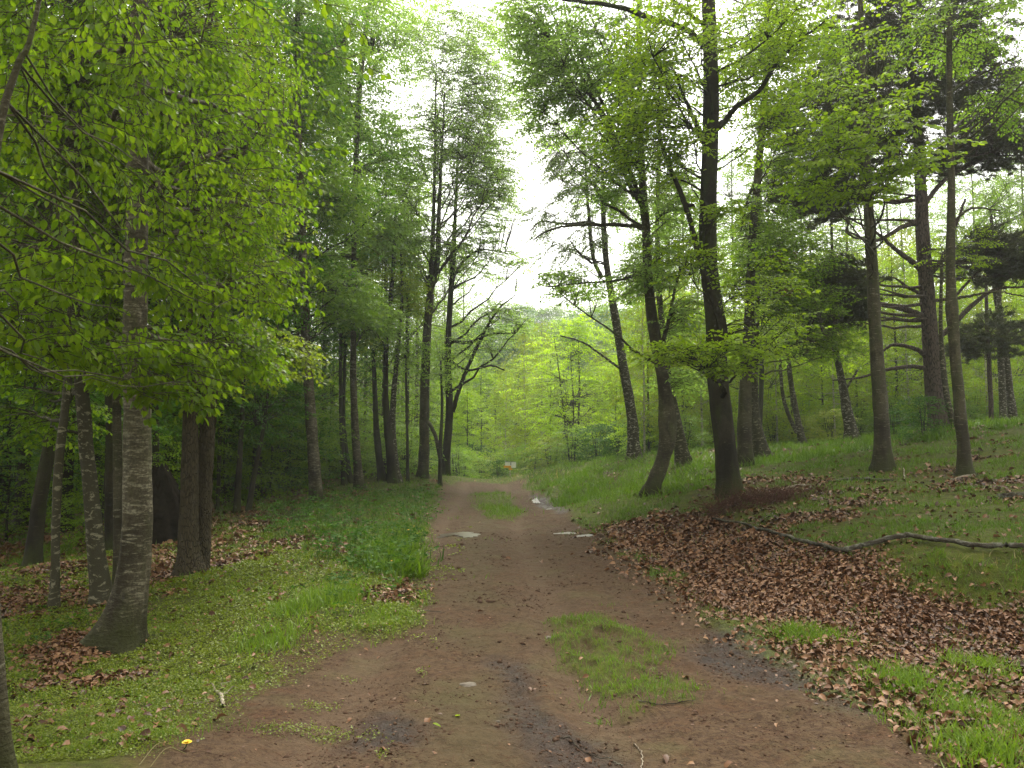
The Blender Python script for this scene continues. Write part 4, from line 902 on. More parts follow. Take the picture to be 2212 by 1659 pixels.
# the middle, behind the track end
GL = proto('beech_tree', 9.2, .09, 'bark_mid', 'leaf_glow', 0.9, 3.0, 800, .11, 'x', 'beech tree', 271, layers=0.5, asc=0.35, stems=3, shape=.35)
place(GL, PX(1245, 46), 46, 1.0, 1.0, 'brightest lime round-crowned beech, right behind the sign and track end')
place(LM[1], PX(1190, 52), 52, .9, 2.0, 'lime beech with a forked leaning trunk left of the brightest round crown')
place(YB[0], PX(1134, 50), 50, 1.15, .5, 'pale straight birch with white stem rising directly above the sign')
place(YB[1], PX(1092, 52), 52, .9, 2.5, 'thin grey-stemmed birch left of the white stem above the sign')
place(YB[2], PX(1170, 58), 58, 1.2, 4.5, 'yellowish birch between the white stem and the brightest crown')
place(YB[0], PX(1300, 56), 56, 1.0, 3.3, 'yellowish birch right of the brightest round crown')
g = 'green trees closing the view beyond the track end'
for px, D, s in [(1040, 50, .8), (1010, 44, .62), (1070, 60, .9), (1120, 66, .9), (1220, 62, .8), (1290, 66, .85), (1340, 54, .8), (1370, 62, 1.0), (1000, 60, 1.0), (1330, 44, .55), (1390, 46, .7), (970, 50, .8), (930, 44, .6), (1160, 72, .9), (1260, 76, .8), (1320, 78, .8)]:
    place(random.choice(LM + OL[:1]), PX(px, D), D, s, random.uniform(0, 6), 'green tree filling the gap beyond the end of the track', g)
g = 'low bushes around the track end'
for px, D, s in [(1000, 40, .9), (1040, 42, .8), (1075, 41, .6), (1150, 43, .8), (1190, 42, 1.1), (1235, 40, 1.0), (1130, 47, 1.1), (1060, 47, 1.2), (985, 37, .8), (1290, 38, .9), (1335, 36, .8), (1395, 34, .9), (1440, 33, .8),
                 (960, 42, 1), (930, 38, .9), (895, 36, .7), (870, 34, .6), (1250, 46, 1.2), (1310, 44, 1.1), (1020, 46, 1.2)]:
    place(random.choice(BU), PX(px, D), D, s, random.uniform(0, 6), None, g)
g = 'undergrowth bushes behind the right bank'
for i in range(26):
    px = 1480 + (i * 61.9) % 800; D = 30 + (i * 3.77) % 9
    place(BU[i % 2], PX(px, D), D, random.uniform(.5, .85), random.uniform(0, 6), 'low leafy bush in the young growth behind the right bank', g)
g = 'yellow-green bushes behind the left row of trunks'
for i in range(18):
    px = 540 + (i * 47.9) % 380; D = 31 + (i * 4.77) % 14
    place(BU[i % 3], PX(px, D), D, random.uniform(.6, 1.1), random.uniform(0, 6), 'low leafy bush behind the trunks of the left verge', g)
place(BU[2], PX(1990, 21), 21, .55, 1.2, 'small dense green bush left of the big pine foot')
place(BU[2], PX(1930, 22.5), 22.5, .4, 2.2, 'smallest green bush left of the big pine foot')
# wooded hill far away
SKIP = len(PLACED)
g = 'small far trees covering the hill'
for i in range(64):
    D = 88 + (i * 13.37) % 135; px = 930 + (i * 97.7) % 480
    place(random.choice(HL), PX(px, D), D, random.uniform(.8, 1.25), random.uniform(0, 6), None, g)

g = 'added dark bushes backing the wood on the left'
DB = [proto('bush', 3.4, .03, 'bark_dark', 'leaf_dark', 0.1, 1.9, 260, .10, 'dark bush added as backing under the left wood', 'bush', 281 + i, stems=5, shape=0.3, L=0.7) for i in range(2)]  # added as dark backing where bright gaps showed under the canopy
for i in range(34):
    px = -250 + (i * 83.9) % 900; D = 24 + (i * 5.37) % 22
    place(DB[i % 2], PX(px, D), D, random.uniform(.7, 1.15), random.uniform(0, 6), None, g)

MARKS = [(-300, 'left edge'), (85, 'crooked blackish trunk'), (190, 'leaning pale trunk'), (292, 'big mottled beech'), (425, 'twin trunk'), (535, 'dark trunk leaning right'), (665, 'straight verge trunk'), (766, 'slim pale trunk'), (855, 'white-flecked birch'),
         (918, 'mossy forked trunk'), (972, 'dark leaning-limbed trunk'), (1103, 'sign'), (1230, 'brightest lime crown'), (1350, 'curved birch'), (1425, 'kinked mossy trunk'), (1555, 'tall dark beech'), (1618, 'smooth grey-green trunk'), (1715, 'free bending birch'),
         (1828, 'dark-footed birch'), (1897, 'straight flared trunk'), (2012, 'big pine'), (2072, 'white-patched trunk'), (2175, 'white birch pair'), (2600, 'right edge')]
DESC = {'dark beeches deep in the wood on the left': 'dark shaded beech', 'green beeches behind the left row of trunks': 'mid green beech', 'tall pale trees far behind both sides': 'tall pale far tree', 'lime young beeches behind the right bank': 'lime young beech',
        'thin yellow birches in the young growth on the right': 'thin yellow birch', 'green trees closing the view beyond the track end': 'green tree', 'low bushes around the track end': 'low bush', 'undergrowth bushes behind the right bank': 'low bush in young growth',
        'yellow-green bushes behind the left row of trunks': 'verge bush', 'added dark bushes backing the wood on the left': 'dark bush'}
bk = {}
for o_, px_, y_ in PLACED:
    d_ = DESC.get(o_.get('group', ''))
    if o_.get('group', '').startswith('small far'): d_ = {'beech_leaf_left': 'yellow-green far tree', 'beech_leaf_mid': 'mid green far tree', 'beech_leaf_dark': 'dark green far tree'}[[c for c in o_.children if c.name.startswith('crown')][0].data.materials[0].name]
    if not d_: continue
    k_ = max(i for i, q in enumerate(MARKS) if px_ >= q[0] or i == 0); bk.setdefault((d_, min(k_, len(MARKS) - 2)), []).append((y_, o_))
ORD = ['nearest', 'second nearest', 'third nearest', 'fourth nearest', 'fifth nearest', 'sixth nearest', 'seventh nearest', 'eighth nearest', 'ninth nearest', 'tenth nearest', 'eleventh nearest', 'twelfth nearest', 'thirteenth nearest', 'fourteenth nearest', 'fifteenth nearest', 'sixteenth nearest']
for (d_, k_), v_ in bk.items():
    v_.sort(key=lambda q: q[0])
    for i, (y_, o_) in enumerate(v_):
        pre = '' if len(v_) == 1 else ORD[min(i, 15)] + ' '
        o_['label'] = pre + d_ + ' between ' + MARKS[k_][1] + ' and ' + MARKS[k_ + 1][1]

UN = [proto('beech_tree', 5.2, .04, 'bark_dark', 'leaf_left', 0.4, 1.9, 240, .085, 'x', 'young tree', 291 + i, layers=0.45, asc=0.3) for i in range(2)]
UL = ['leafy green sapling between the leaning pale trunk and the big mottled beech', 'leafy green sapling just right of the big mottled beech', 'leafy green sapling left of the leaning dark trunk beyond the twin trunk', 'leafy green sapling beyond the leaning dark trunk', 'broad green sapling left of the straight verge trunk',
      'green sapling just left of the slim pale trunk', 'pale green sapling at the far left edge of the shade', 'green sapling deep behind the twin trunk']
for i, (px, D, sc) in enumerate([(232, 15.5, .55), (345, 19, .7), (490, 23, .8), (590, 24.5, .8), (630, 28, .8), (715, 31, .8), (30, 18, .7), (455, 27, .9)]):
    place(UN[i % 2], PX(px, D), D, sc, i * 1.3, UL[i])
# ------------------------------------------------------------------ ground cover that nobody could count
def scatter(N, y0, y1, xr=0.80, rng=RNG, pw=1.0):
    """points with a density per area that thins with distance"""
    y = y0 * (y1 / y0) ** (rng.random(N) ** pw); x = y * rng.uniform(-xr, xr, N)
    return x, y
def cover_mesh(name, x, y, z, kindV, kindT, scale, yaw, tilt, mat, label, rng=RNG, tone=None, group=None, normal_tilt=None):
    N = len(x); f = np.stack([np.cos(yaw) * np.cos(tilt), np.sin(yaw) * np.cos(tilt), np.sin(tilt)], 1)
    up = np.tile([0, 0, 1.0], (N, 1)) + rng.normal(0, 0.3 if normal_tilt is None else normal_tilt, (N, 3))
    Fm = frames(f, up); V = np.einsum('nij,vj->nvi', Fm, kindV) * np.asarray(scale)[:, None, None] + np.stack([x, y, z], 1)[:, None]
    nv = len(kindV); T = (kindT[None] + (np.arange(N) * nv)[:, None, None]).reshape(-1, kindT.shape[1])
    tn = rng.random(N) if tone is None else tone
    o = mesh(name, V.reshape(-1, 3), [T], mat, attrs={"v": np.repeat(np.clip(tn, 0, 1), nv)})
    return tag(o, label, name.replace('_', ' '), group, 'stuff')
BLV = np.array([[0, -.045, 0], [0, .045, 0], [.5, -.035, -.02], [.5, .035, -.02], [1.0, 0, -.16]]); BLT = np.array([[0, 1, 3], [0, 3, 2], [2, 3, 4]])
r = np.random.default_rng(77)
# grass
x, y = scatter(800000, 3.7, 48, 1.1, rng=r)
m = masks(x, y); z = H(x, y, m); dirt, lit, wet, isl, dp = m
clump = np.clip(0.5 + 1.6 * fbm(x, y, 0.5, 71) + 0.8 * fbm(x, y, 0.12, 72), 0, 1)
wt = (1 - dirt) * (1 - 0.93 * lit) * clump
wt = np.maximum(wt, isl * 0.8 * (clump > 0.2))
left = x < -1.0 - 0.02 * y
lowR = (x > 1.5) & (y < 7.5)
wt = np.where(left & (y < 12), wt * 0.35, wt)
wt = np.where(lowR, (1 - dirt) * np.maximum(np.clip(clump * 3.4 - 2.4, 0, 1) * 0.9, isl), wt)
wt = np.maximum(wt, (dirt > 0.5) * np.clip(fbm(x, y, 0.8, 91) * 4 - 1.35, 0, 1) * 0.25)
kp = r.random(len(x)) < wt
x, y, z, cl, is_ = x[kp], y[kp], z[kp], clump[kp], isl[kp]
lod = np.clip(y / 7, 0.75, 3.0)
ht = (0.035 + 0.05 * cl * r.random(len(x))) * lod ** 0.75 * np.where(y < 9, .9, 1.0) * np.where((x > 0.5) & (y > 20), 1.8, 1)
cover_mesh('grass', x, y, z - 0.004, BLV * [1, 1, 1], BLT, ht, r.uniform(0, 6.28, len(x)), r.normal(1.05, 0.3, len(x)), M['grass'], 'short grass on the bank, the verges and the middle of the track', r,
           tone=0.15 + 0.5 * r.random(len(x)) + 0.35 * fbm(x, y, 1.5, 81) + 0.15 * is_)
# clover and moss on the left
x, y = scatter(640000, 3.6, 16, 1.0, rng=r); m = masks(x, y); z = H(x, y, m); dirt, lit, wet, isl, dp = m
clump = np.clip(0.80 + 1.2 * fbm(x, y, 0.6, 73) + 0.8 * fbm(x, y, 0.1, 74), 0, 1)
wt = (1 - dirt) * (1 - 0.9 * lit) * clump * sm(-x - 0.6, 0.8)
wt = np.maximum(wt, (dirt > .3) * (x < -0.6) * np.clip(fbm(x, y, 0.35, 93) * 5 - 1.3, 0, 1) * .5)
kp = r.random(len(x)) < wt; x, y, z, cl = x[kp], y[kp], z[kp], clump[kp]
V_, T_ = LEAF['lo']
cover_mesh('clover', x, y, z + r.uniform(0, .03, len(x)), V_ * [1, 1.15, 1], T_, 0.0135 * np.clip(y / 5, .8, 2.4) * r.uniform(.7, 1.4, len(x)), r.uniform(0, 6.28, len(x)), r.normal(0.25, 0.4, len(x)), M['mossy'],
           'yellow-green carpet of tiny-leaved clover and moss left of the track', r, tone=0.1 + 0.55 * r.random(len(x)) + 0.5 * fbm(x, y, 1.2, 83) + 0.2)
# dead leaves
x, y = scatter(560000, 3.7, 40, 1.1, rng=r); m = masks(x, y); z = H(x, y, m); dirt, lit, wet, isl, dp = m
nearlit = np.clip(sm(sdist(LIT_R, x, y) + 0.3 + .5 * fbm(x, y, .3, 53), 0.5), 0, 1)
wt = np.maximum(lit * 0.95, 0.03 * (1 - dirt) * (1 - isl)); wt = np.maximum(wt, nearlit * 0.22)
wt = np.maximum(wt, ((x > 1.2) & (y < 7)) * (1 - dirt) * (1 - isl) * 0.22); wt = np.maximum(wt, (dirt > .5) * 0.0005)
wt = wt * np.where(y > 14, .6, 1)
kp = r.random(len(x)) < wt; x, y, z = x[kp], y[kp], z[kp]
V_, T_ = LEAF['md']; V_ = V_ * [1, 1.1, 2.6]
cover_mesh('leaf_litter', x, y, z + r.uniform(0.0, .035, len(x)), V_, T_, 0.053 * np.clip(y / 9, 0.85, 2) * r.uniform(.4, 1.5, len(x)), r.uniform(0, 6.28, len(x)), r.normal(0, 0.33, len(x)), M['litter'],
           'brown fallen beech leaves banked up beside the track', r, normal_tilt=0.45, tone=np.clip(r.beta(2, 2.2, len(x)) + 0.25 * fbm(x, y, 1.5, 85), 0, 1))
# leafy undergrowth
def herbs(name, pl, N, hmin, hmax, leaf, mat, label, seed, y0, y1, xr=.8, w=0.3, L=0.28, droop=10, kind='lo'):
    rr = np.random.default_rng(seed); x, y = scatter(N, y0, y1, xr, rr)
    if pl is not None:
        kp = (sdist(pl, x, y) + 0.5 * fbm(x, y, 0.8, seed) > 0) & (rr.random(len(x)) < np.clip(.75 + 1.6 * fbm(x, y, .5, seed + 1), 0.05, 1)); x, y = x[kp], y[kp]
    z = H(x, y); hh = rr.uniform(hmin, hmax, len(x)) * (1 + 0.8 * fbm(x, y, .7, seed + 2)); Q = np.stack([x, y, z + hh], 1); N_ = len(x)
    gl = Geo(); an = rr.uniform(0, 6.28, N_); fw = np.stack([np.cos(an), np.sin(an), rr.normal(0.15, .3, N_)], 1)
    B = Q.copy(); B[:, 2] = z - .02; B[:, :2] += rr.normal(0, .05, (N_, 2))
    tubes(gl, np.stack([B, (B + Q) / 2 + rr.normal(0, .01, B.shape), Q], 1), np.tile([.003, .0025, .002], (N_, 1)), 3)
    put_sprays(gl, gl, Q, fw, rr.uniform(.6, 1.2, N_), templates(L, leaf, droop, kind, .8, .1, .4), kind, .85, .0015, rr, tone=np.clip(.5 + 1.2 * fbm(x, y, .6, seed + 3) + rr.normal(0, .15, N_), 0, 1))
    tag(gl.build(name, mat), label, 'undergrowth', None, 'stuff')
herbs('undergrowth', UNDER, 8000, .05, .38, .075, M['herb'], 'brambles and nettles crowding the left verge of the track', 301, 9, 36, .55)
herbs('undergrowth', UNDER2, 1500, .03, .12, .045, M['herb'], 'low green herbs behind the foot of the big mottled beech', 302, 5, 12, .8, L=.2)
herbs('undergrowth', HERB, 700, .03, .14, .05, M['herb'], 'small leafy weeds at the near end of the left verge', 303, 6, 11, .5, L=.22)
RB = poly([(1160, 1060), (1175, 1015), (1300, 1005), (1500, 1015), (1560, 1050), (1400, 1075), (1280, 1085)])
def tall_grass(name, pl, N, h, mat, label, seed, y0, y1, xr=.6, w=1.0, rag=.15):
    rr = np.random.default_rng(seed); x, y = scatter(N, y0, y1, xr, rr); kp = (sdist(pl, x, y) + .35 * fbm(x, y, .7, seed) + rag * fbm(x, y, .14, seed + 5) > 0) & (rr.random(len(x)) < np.clip(.8 + 2.5 * fbm(x, y, .15, seed + 6), .1, 1)); x, y = x[kp], y[kp]
    cover_mesh(name, x, y, H(x, y) - .01, BLV * [1, w, 1.8], BLT, h * rr.uniform(.5, 1.2, len(x)) * (1 + .7 * fbm(x, y, .6, seed + 1)), rr.uniform(0, 6.28, len(x)), rr.normal(1.1, .28, len(x)), mat, label, rr,
               tone=.3 + .5 * rr.random(len(x)) + .4 * fbm(x, y, .8, seed + 2))
tall_grass('grass', RB, 70000, .20, M['grass'], 'taller fresh grass on the slope right of the track end', 311, 14, 42, .4)
tall_grass('grass', poly([(520, 1105), (940, 1042), (930, 1240), (800, 1260), (640, 1200)]), 16000, .18, M['herb'], 'long dark grass among the left verge herbs', 312, 9, 40, .5)
tall_grass('grass', poly([(790, 1235), (800, 1180), (850, 1165), (900, 1185), (905, 1235), (860, 1262)]), 22000, .26, M['grass'], 'dense green tuft of tall grass at the left edge of the track', 313, 8.5, 14, .3)
tall_grass('dry_grass', poly([(1060, 1042), (1065, 1020), (1150, 1012), (1220, 1016), (1240, 1030), (1180, 1046), (1120, 1044)]), 9000, .20, M['straw'], 'straw coloured dry grass around the foot of the sign', 314, 26, 45, .2)
for i, (px, py, w_, h_, n_) in enumerate([(1760, 1385, 50, .11, 900), (1720, 1380, 30, .09, 500), (1960, 1470, 60, .10, 1200), (2130, 1450, 60, .11, 800), (2100, 1530, 60, .10, 800), (2190, 1580, 60, .10, 900),
                                          (1990, 1560, 60, .08, 700), (720, 1300, 60, .16, 1100), (640, 1320, 50, .12, 800), (590, 1385, 60, .12, 900), (820, 1340, 60, .09, 800), (2150, 1640, 70, .12, 1500)]):
    c = ground_hit(px, py); rr = np.random.default_rng(400 + i); sx = w_ * c[1] / F * .7
    x = c[0] + rr.normal(0, sx, n_); y = c[1] + rr.normal(0, sx * 1.3, n_)
    cover_mesh('grass', x, y, H(x, y) - .006, BLV * [1, .8, 2.2], BLT, h_ * rr.uniform(.4, 1.2, n_), rr.uniform(0, 6.28, n_), rr.normal(1.15, .3, n_), M['grass'],
               'loose tufts of bright grass at the edges of the track', rr, tone=.5 + .5 * rr.random(n_), group='grass tufts')
# dark needles, twigs and bark crumbs strewn on the track
x, y = scatter(3500, 3.7, 20, .6, r); m = masks(x, y); kp = m[0] > .4; x, y = x[kp], y[kp]; z = H(x, y); n_ = len(x); an = r.uniform(0, 6.28, n_); l_ = r.uniform(.012, .06, n_) * np.where(r.random(n_) < .06, 3, 1)
g_ = Geo(); d_ = np.stack([np.cos(an) * l_, np.sin(an) * l_, r.normal(0, .003, n_)], 1); c_ = np.stack([x, y, z + .006], 1)
tubes(g_, np.stack([c_ - d_, c_ + d_ * [0, 0, 1] + r.normal(0, .004, c_.shape), c_ + d_], 1), np.tile([.0007, .001, .0006], (n_, 1)) * np.clip(y / 6, 1, 2)[:, None], 3)
tag(g_.build('twig_litter', M['twig_red']), 'small twigs and needles scattered over the dirt track', 'twig litter', None, 'stuff')

tall_grass('grass', ISL2, 15000, .065, M['grass'], 'bright short grass patch in the near middle of the track', 315, 4, 9, .5, 1.2, .35)
tall_grass('grass', ISL1, 9000, .12, M['grass'], 'grass patch in the far middle of the track', 316, 14, 32, .2)

MOUND = poly([(1930, 1215), (2060, 1200), (2330, 1205), (2330, 1345), (2130, 1325), (1985, 1300), (1945, 1262)])
tall_grass('grass', MOUND, 120000, .075, M['grass'], 'moss and short grass hanging over the edge of the right bank', 317, 6, 11, .9)
tall_grass('dry_grass', MOUND, 16000, .10, M['straw'], 'dry grass stems on the edge of the right bank', 318, 6, 11, .9, .7)
# clods and crumbs of soil
x, y = scatter(44000, 3.7, 16, .62, r); m = masks(x, y); kp = (m[0] > .5) & (r.random(len(x)) < np.clip(.12 + 1.6 * m[2] + 2.2 * fbm(x, y, .45, 99), .04, 1)); x, y = x[kp], y[kp]; z = H(x, y); n_ = len(x)
OV = np.array([[1, 0, 0], [0, 1, 0], [-1, 0, 0], [0, -1, 0], [0, 0, 1], [0, 0, -1]], float); OT = np.array([[0, 1, 4], [1, 2, 4], [2, 3, 4], [3, 0, 4], [1, 0, 5], [2, 1, 5], [3, 2, 5], [0, 3, 5]])
V = OV[None] * r.uniform(.5, 1.3, (n_, 6, 3)) * (r.lognormal(-5.0, .55, n_) * np.clip(y / 6, .8, 1.8))[:, None, None]; an = r.uniform(0, 6.28, n_)
V = np.stack([V[..., 0] * np.cos(an)[:, None] - V[..., 1] * np.sin(an)[:, None], V[..., 0] * np.sin(an)[:, None] + V[..., 1] * np.cos(an)[:, None], V[..., 2] * .7], -1) + np.stack([x, y, z], 1)[:, None]
CM = plain('soil_clod', (.075, .045, .028), .9, .5, 9); CM.node_tree.nodes["Principled BSDF"].inputs['Specular IOR Level'].default_value = .1
tag(mesh('soil_crumbs', V.reshape(-1, 3), [(OT[None] + (np.arange(n_) * 6)[:, None, None]).reshape(-1, 3)], CM), 'loose clods and crumbs of brown soil on the track', 'soil', None, 'stuff')
# small leaf fragments trodden into the mud
x, y = scatter(16000, 3.7, 18, .62, r); m = masks(x, y); kp = (m[0] > .5) & (r.random(len(x)) < np.clip(.06 + .5 * m[2] * (x > 1) + .5 * np.exp(-np.abs(m[4]) / .35) * (x > 0), 0, 1)); x, y = x[kp], y[kp]; z = H(x, y)
V_, T_ = LEAF['md']; cover_mesh('leaf_litter', x, y, z + .003, V_, T_, .022 * r.uniform(.4, 1.5, len(x)), r.uniform(0, 6.28, len(x)), r.normal(0, .2, len(x)), M['litter'], 'torn brown leaf scraps trodden into the mud', r, normal_tilt=.25, tone=r.random(len(x)) * .7)
# ------------------------------------------------------------------ single things on the ground
def lay_branch(name, label, cat, px, rad, mat, side=(), group=None, lift_=0.0, k=10, n=None, seed=1, wob=.01):
    """a fallen branch following the ground; px: photo points, rad: metres; side: (index, dx, dy, dz, r) twigs"""
    rr = np.random.default_rng(seed); c = np.array([ground_hit(*p) for p in px]); n = n or len(px) * 8
    C = catmull(np.column_stack([c[:, :2], rad]), n); z = H(C[:, 0], C[:, 1]); ker = np.ones(7) / 7; z = np.maximum(np.convolve(np.pad(z, 3, 'edge'), ker, 'valid'), z) + C[:, 2] * 1.0 + lift_
    Pn = np.column_stack([C[:, :2], z]); Pn[1:-1] += rr.normal(0, wob, (n - 2, 3)) * [1, 1, .4]
    base = Pn[n // 2].copy(); g = Geo(); tubes(g, Pn - base, C[:, 2] * (1 + .12 * rr.normal(0, 1, n)), k, .1)
    if not side:
        o = g.build(name, mat, smooth=True, loc=base); return tag(o, label, cat, group)
    root = empty(name, base, label, cat, group); g.build('stem', mat, root, smooth=True)
    for (f, dx, dy, dz, r0) in side:
        a0 = Pn[int(f * (n - 1))] - base; t = np.linspace(0, 1, 6)[:, None]; q = a0 + t * np.array([dx, dy, dz]) + np.array([0, 0, .1 * math.hypot(dx, dy)]) * t * (1 - t); q[1:] += rr.normal(0, .012, (5, 3))
        g2 = Geo(); tubes(g2, q, r0 * np.linspace(1, .3, 6), 6); g2.build('side_branch', mat, root, smooth=True)
    return root
lay_branch('fallen_branch', 'long crooked grey fallen branch lying along the lip of the right bank', 'fallen branch',
           [(1540, 1128), (1580, 1133), (1612, 1138), (1650, 1156), (1715, 1176), (1775, 1193), (1825, 1200), (1875, 1190), (1925, 1178), (1968, 1171), (2010, 1177), (2065, 1187), (2140, 1198), (2212, 1206), (2290, 1214)],
           [.013, .017, .020, .022, .023, .024, .026, .026, .027, .028, .027, .026, .026, .027, .028], M['deadwood'],
           [(.05, -.15, .12, .10, .006), (.09, .05, .2, .14, .006), (.03, -.2, -.05, .04, .005)], seed=3, wob=.006, lift_=.035, k=14)
lay_branch('fallen_branch', 'bleached small fallen branch behind the brown twigs at the dark beech foot', 'fallen branch',
           [(1662, 1075), (1690, 1064), (1715, 1057), (1740, 1058), (1755, 1060)], [.008, .012, .016, .018, .014], M['palewood'], [(.7, .1, -.25, .02, .008), (.95, -.05, -.2, -.02, .007), (.3, -.15, .1, .1, .005)], seed=4, lift_=.04)
lay_branch('fallen_branch', 'pale forked stick lying on the mud by the moss, left of the track', 'fallen branch',
           [(445, 1460), (458, 1475), (467, 1492), (479, 1504), (480, 1532)], [.004, .007, .008, .010, .013], M['palewood'], [(.72, .10, .06, .05, .006), (.45, .05, .09, .03, .004)], seed=5, wob=.002)
lay_branch('fallen_branch', 'stout pale stick lying before the white-patched foot', 'fallen branch', [(2052, 1042), (2080, 1040), (2104, 1033)], [.02, .035, .03], M['palewood'], seed=6)
lay_branch('fallen_branch', 'thin upright bent stick between the two flared trunks on the bank', 'fallen branch', [(1942, 1038), (1955, 1032), (1952, 1014)], [.008, .012, .01], M['palewood'], seed=7)
lay_branch('fallen_branch', 'dark rotten branch on the bank behind the bleached small one', 'fallen branch', [(1790, 1044), (1850, 1041), (1930, 1040)], [.02, .03, .02], M['deadwood'], seed=8)
lay_branch('fallen_branch', 'short dark rotten log at the right edge of the bank', 'log', [(2150, 1080), (2180, 1077), (2240, 1078)], [.03, .05, .04], M['deadwood'], seed=9)
for i, (pp, lab) in enumerate([
     ([(520, 1360), (528, 1385), (560, 1405), (600, 1408), (650, 1395)], 'thin dark arching twig on the moss right of the big mottled beech'),
     ([(515, 1425), (545, 1405), (590, 1392), (655, 1385)], 'straight thin twig on the moss below the arching one'),
     ([(310, 1545), (345, 1530)], 'short dark twig in the moss below the big mottled beech'),
     ([(1210, 1605), (1260, 1615), (1310, 1622), (1345, 1640)], 'dark curved twig in the mud at the bottom of the track'),
     ([(1370, 1600), (1385, 1625), (1388, 1659)], 'fine pale twig crossing the track bottom'),
     ([(1860, 1440), (1930, 1462), (1990, 1495)], 'long thin twig among the grass at lower right'),
     ([(2010, 1605), (2080, 1612), (2150, 1612)], 'grey twig near the lower right corner'),
     ([(920, 1322), (960, 1326)], 'short straight twig in the middle of the track'),
     ([(1380, 1525), (1420, 1530), (1500, 1520)], 'dark twig below the near grass patch of the track'),
     ([(380, 1530), (430, 1520), (470, 1516)], 'pale twig at the edge of the mud, left of the forked stick')]):
    lay_branch('twig', lab, 'twig', pp, np.linspace(.004, .0025, len(pp)), M['palewood'] if 'pale' in lab else M['deadwood'], k=5, seed=20 + i, wob=.003, lift_=.004)
for i, (pp, lab) in enumerate([([(300, 1655), (340, 1632), (375, 1622)], 'left one of two long arching dry stalks at the bottom left'), ([(325, 1659), (360, 1645), (400, 1638)], 'right one of two long arching dry stalks at the bottom left')]):
    c = np.array([ground_hit(*q) for q in pp]); c[1, 2] += .05; c[2, 2] += .02; C = catmull(c, 14); g_ = Geo(); tubes(g_, C - C[0], np.full(14, .0022), 5); tag(g_.build('stalk', M['straw'], smooth=True, loc=C[0]), lab, 'dry stalk')

# brown twigs at the foot of the dark beech
def brush(label, px, py, w, h, n, mat, seed, lean=.6, name='brush_heap', cat='twigs'):
    rr = np.random.default_rng(seed); c = ground_hit(px, py); base = np.array([c[0], c[1], float(H(c[0:1], c[1:2])[0])]); g = Geo()
    b = np.stack([rr.uniform(-w, w, n), rr.uniform(-w * .5, w * .5, n), np.zeros(n)], 1); b[:, 2] = H(b[:, 0] + base[0], b[:, 1] + base[1]) - base[2]
    an = rr.normal(0, 1.0, n) + np.where(rr.random(n) < .5, 0, math.pi); el = rr.uniform(.1, 1.2, n); l = h * rr.uniform(.6, 1.8, n)
    d = np.stack([np.cos(an) * np.cos(el), np.sin(an) * np.cos(el), np.sin(el)], 1) * l[:, None]
    t = np.linspace(0, 1, 5)[None, :, None]; q = b[:, None] + d[:, None] * t + np.array([0, 0, -.35]) * l[:, None, None] * t ** 2 * rr.random((n, 1, 1))
    q[:, 1:] += rr.normal(0, .02, (n, 4, 3)); q[..., 2] = np.maximum(q[..., 2], b[:, None, 2] - .01)
    tubes(g, q, rr.uniform(.002, .005, (n, 1)) * np.linspace(1, .4, 5)[None], 4); o = g.build(name, mat, loc=base); return tag(o, label, cat)
brush('tangle of thin reddish brown twigs heaped at the foot of the dark beech', 1620, 1092, .75, .32, 700, M['twig_red'], 31)
brush('loose reddish twigs spread right of the dark beech foot', 1720, 1072, .6, .18, 220, M['twig_red'], 32)
brush('dark brushwood lying behind the dark beech', 1530, 1028, 1.0, .45, 120, M['deadwood'], 33)
brush('dark brushwood around the foot of the curved birch', 1385, 1000, 1.4, .5, 170, M['deadwood'], 34)
brush('dry brown bramble stems at the right bank behind the sign', 1200, 1020, 1.2, .5, 160, M['deadwood'], 35)
brush('dark bramble tangle beside the straight verge trunk', 640, 1125, 1.6, .4, 160, M['deadwood'], 36)

# ridged dark stump between the trunks on the left
def stump():
    c = ground_hit(357, 1165); base = np.array([c[0], c[1], float(H(c[0:1], c[1:2])[0]) - .1]); g = Geo(); k = 44; n = 26
    t = np.linspace(0, 1, n); an = np.arange(k) / k * 2 * math.pi; hgt = 1.55
    rad = .62 * (1 - t) ** .8 + .20
    ridge = 1 + .13 * np.sin(9 * an)[None] * (1 - t)[:, None] + .07 * np.sin(17 * an + 1)[None] + .05 * RNG.normal(0, 1, (n, k))
    top = hgt * (1 - .35 * np.clip(np.sin(an * 2 + 1), 0, 1) - .15 * RNG.random(k))
    X = np.cos(an)[None] * rad[:, None] * ridge + (-.22 * t)[:, None]; Y = np.sin(an)[None] * rad[:, None] * ridge; Z = t[:, None] * top[None]
    V = np.stack([X, Y, Z], -1).reshape(-1, 3); i = np.arange(n - 1)[:, None]; j = np.arange(k)[None]; j2 = (j + 1) % k
    Q = np.stack([i * k + j, i * k + j2, (i + 1) * k + j2, (i + 1) * k + j], -1).reshape(-1, 4)
    V = np.vstack([V, [[-.22, 0, hgt * .55]]]); T = np.stack([(n - 1) * k + j[0], (n - 1) * k + j2[0], np.full(k, n * k)], -1)
    g.add(V, T=T, Q=Q); bw = plain('black_rotten_wood', (.016, .013, .009), .95, .6, 12, .01); bw.node_tree.nodes['Principled BSDF'].inputs['Specular IOR Level'].default_value = .03
    o = g.build('tree_stump', bw, smooth=False, loc=base); tag(o, 'dark ridged cone-shaped stump between the big mottled beech and the twin trunk', 'tree stump')
stump()

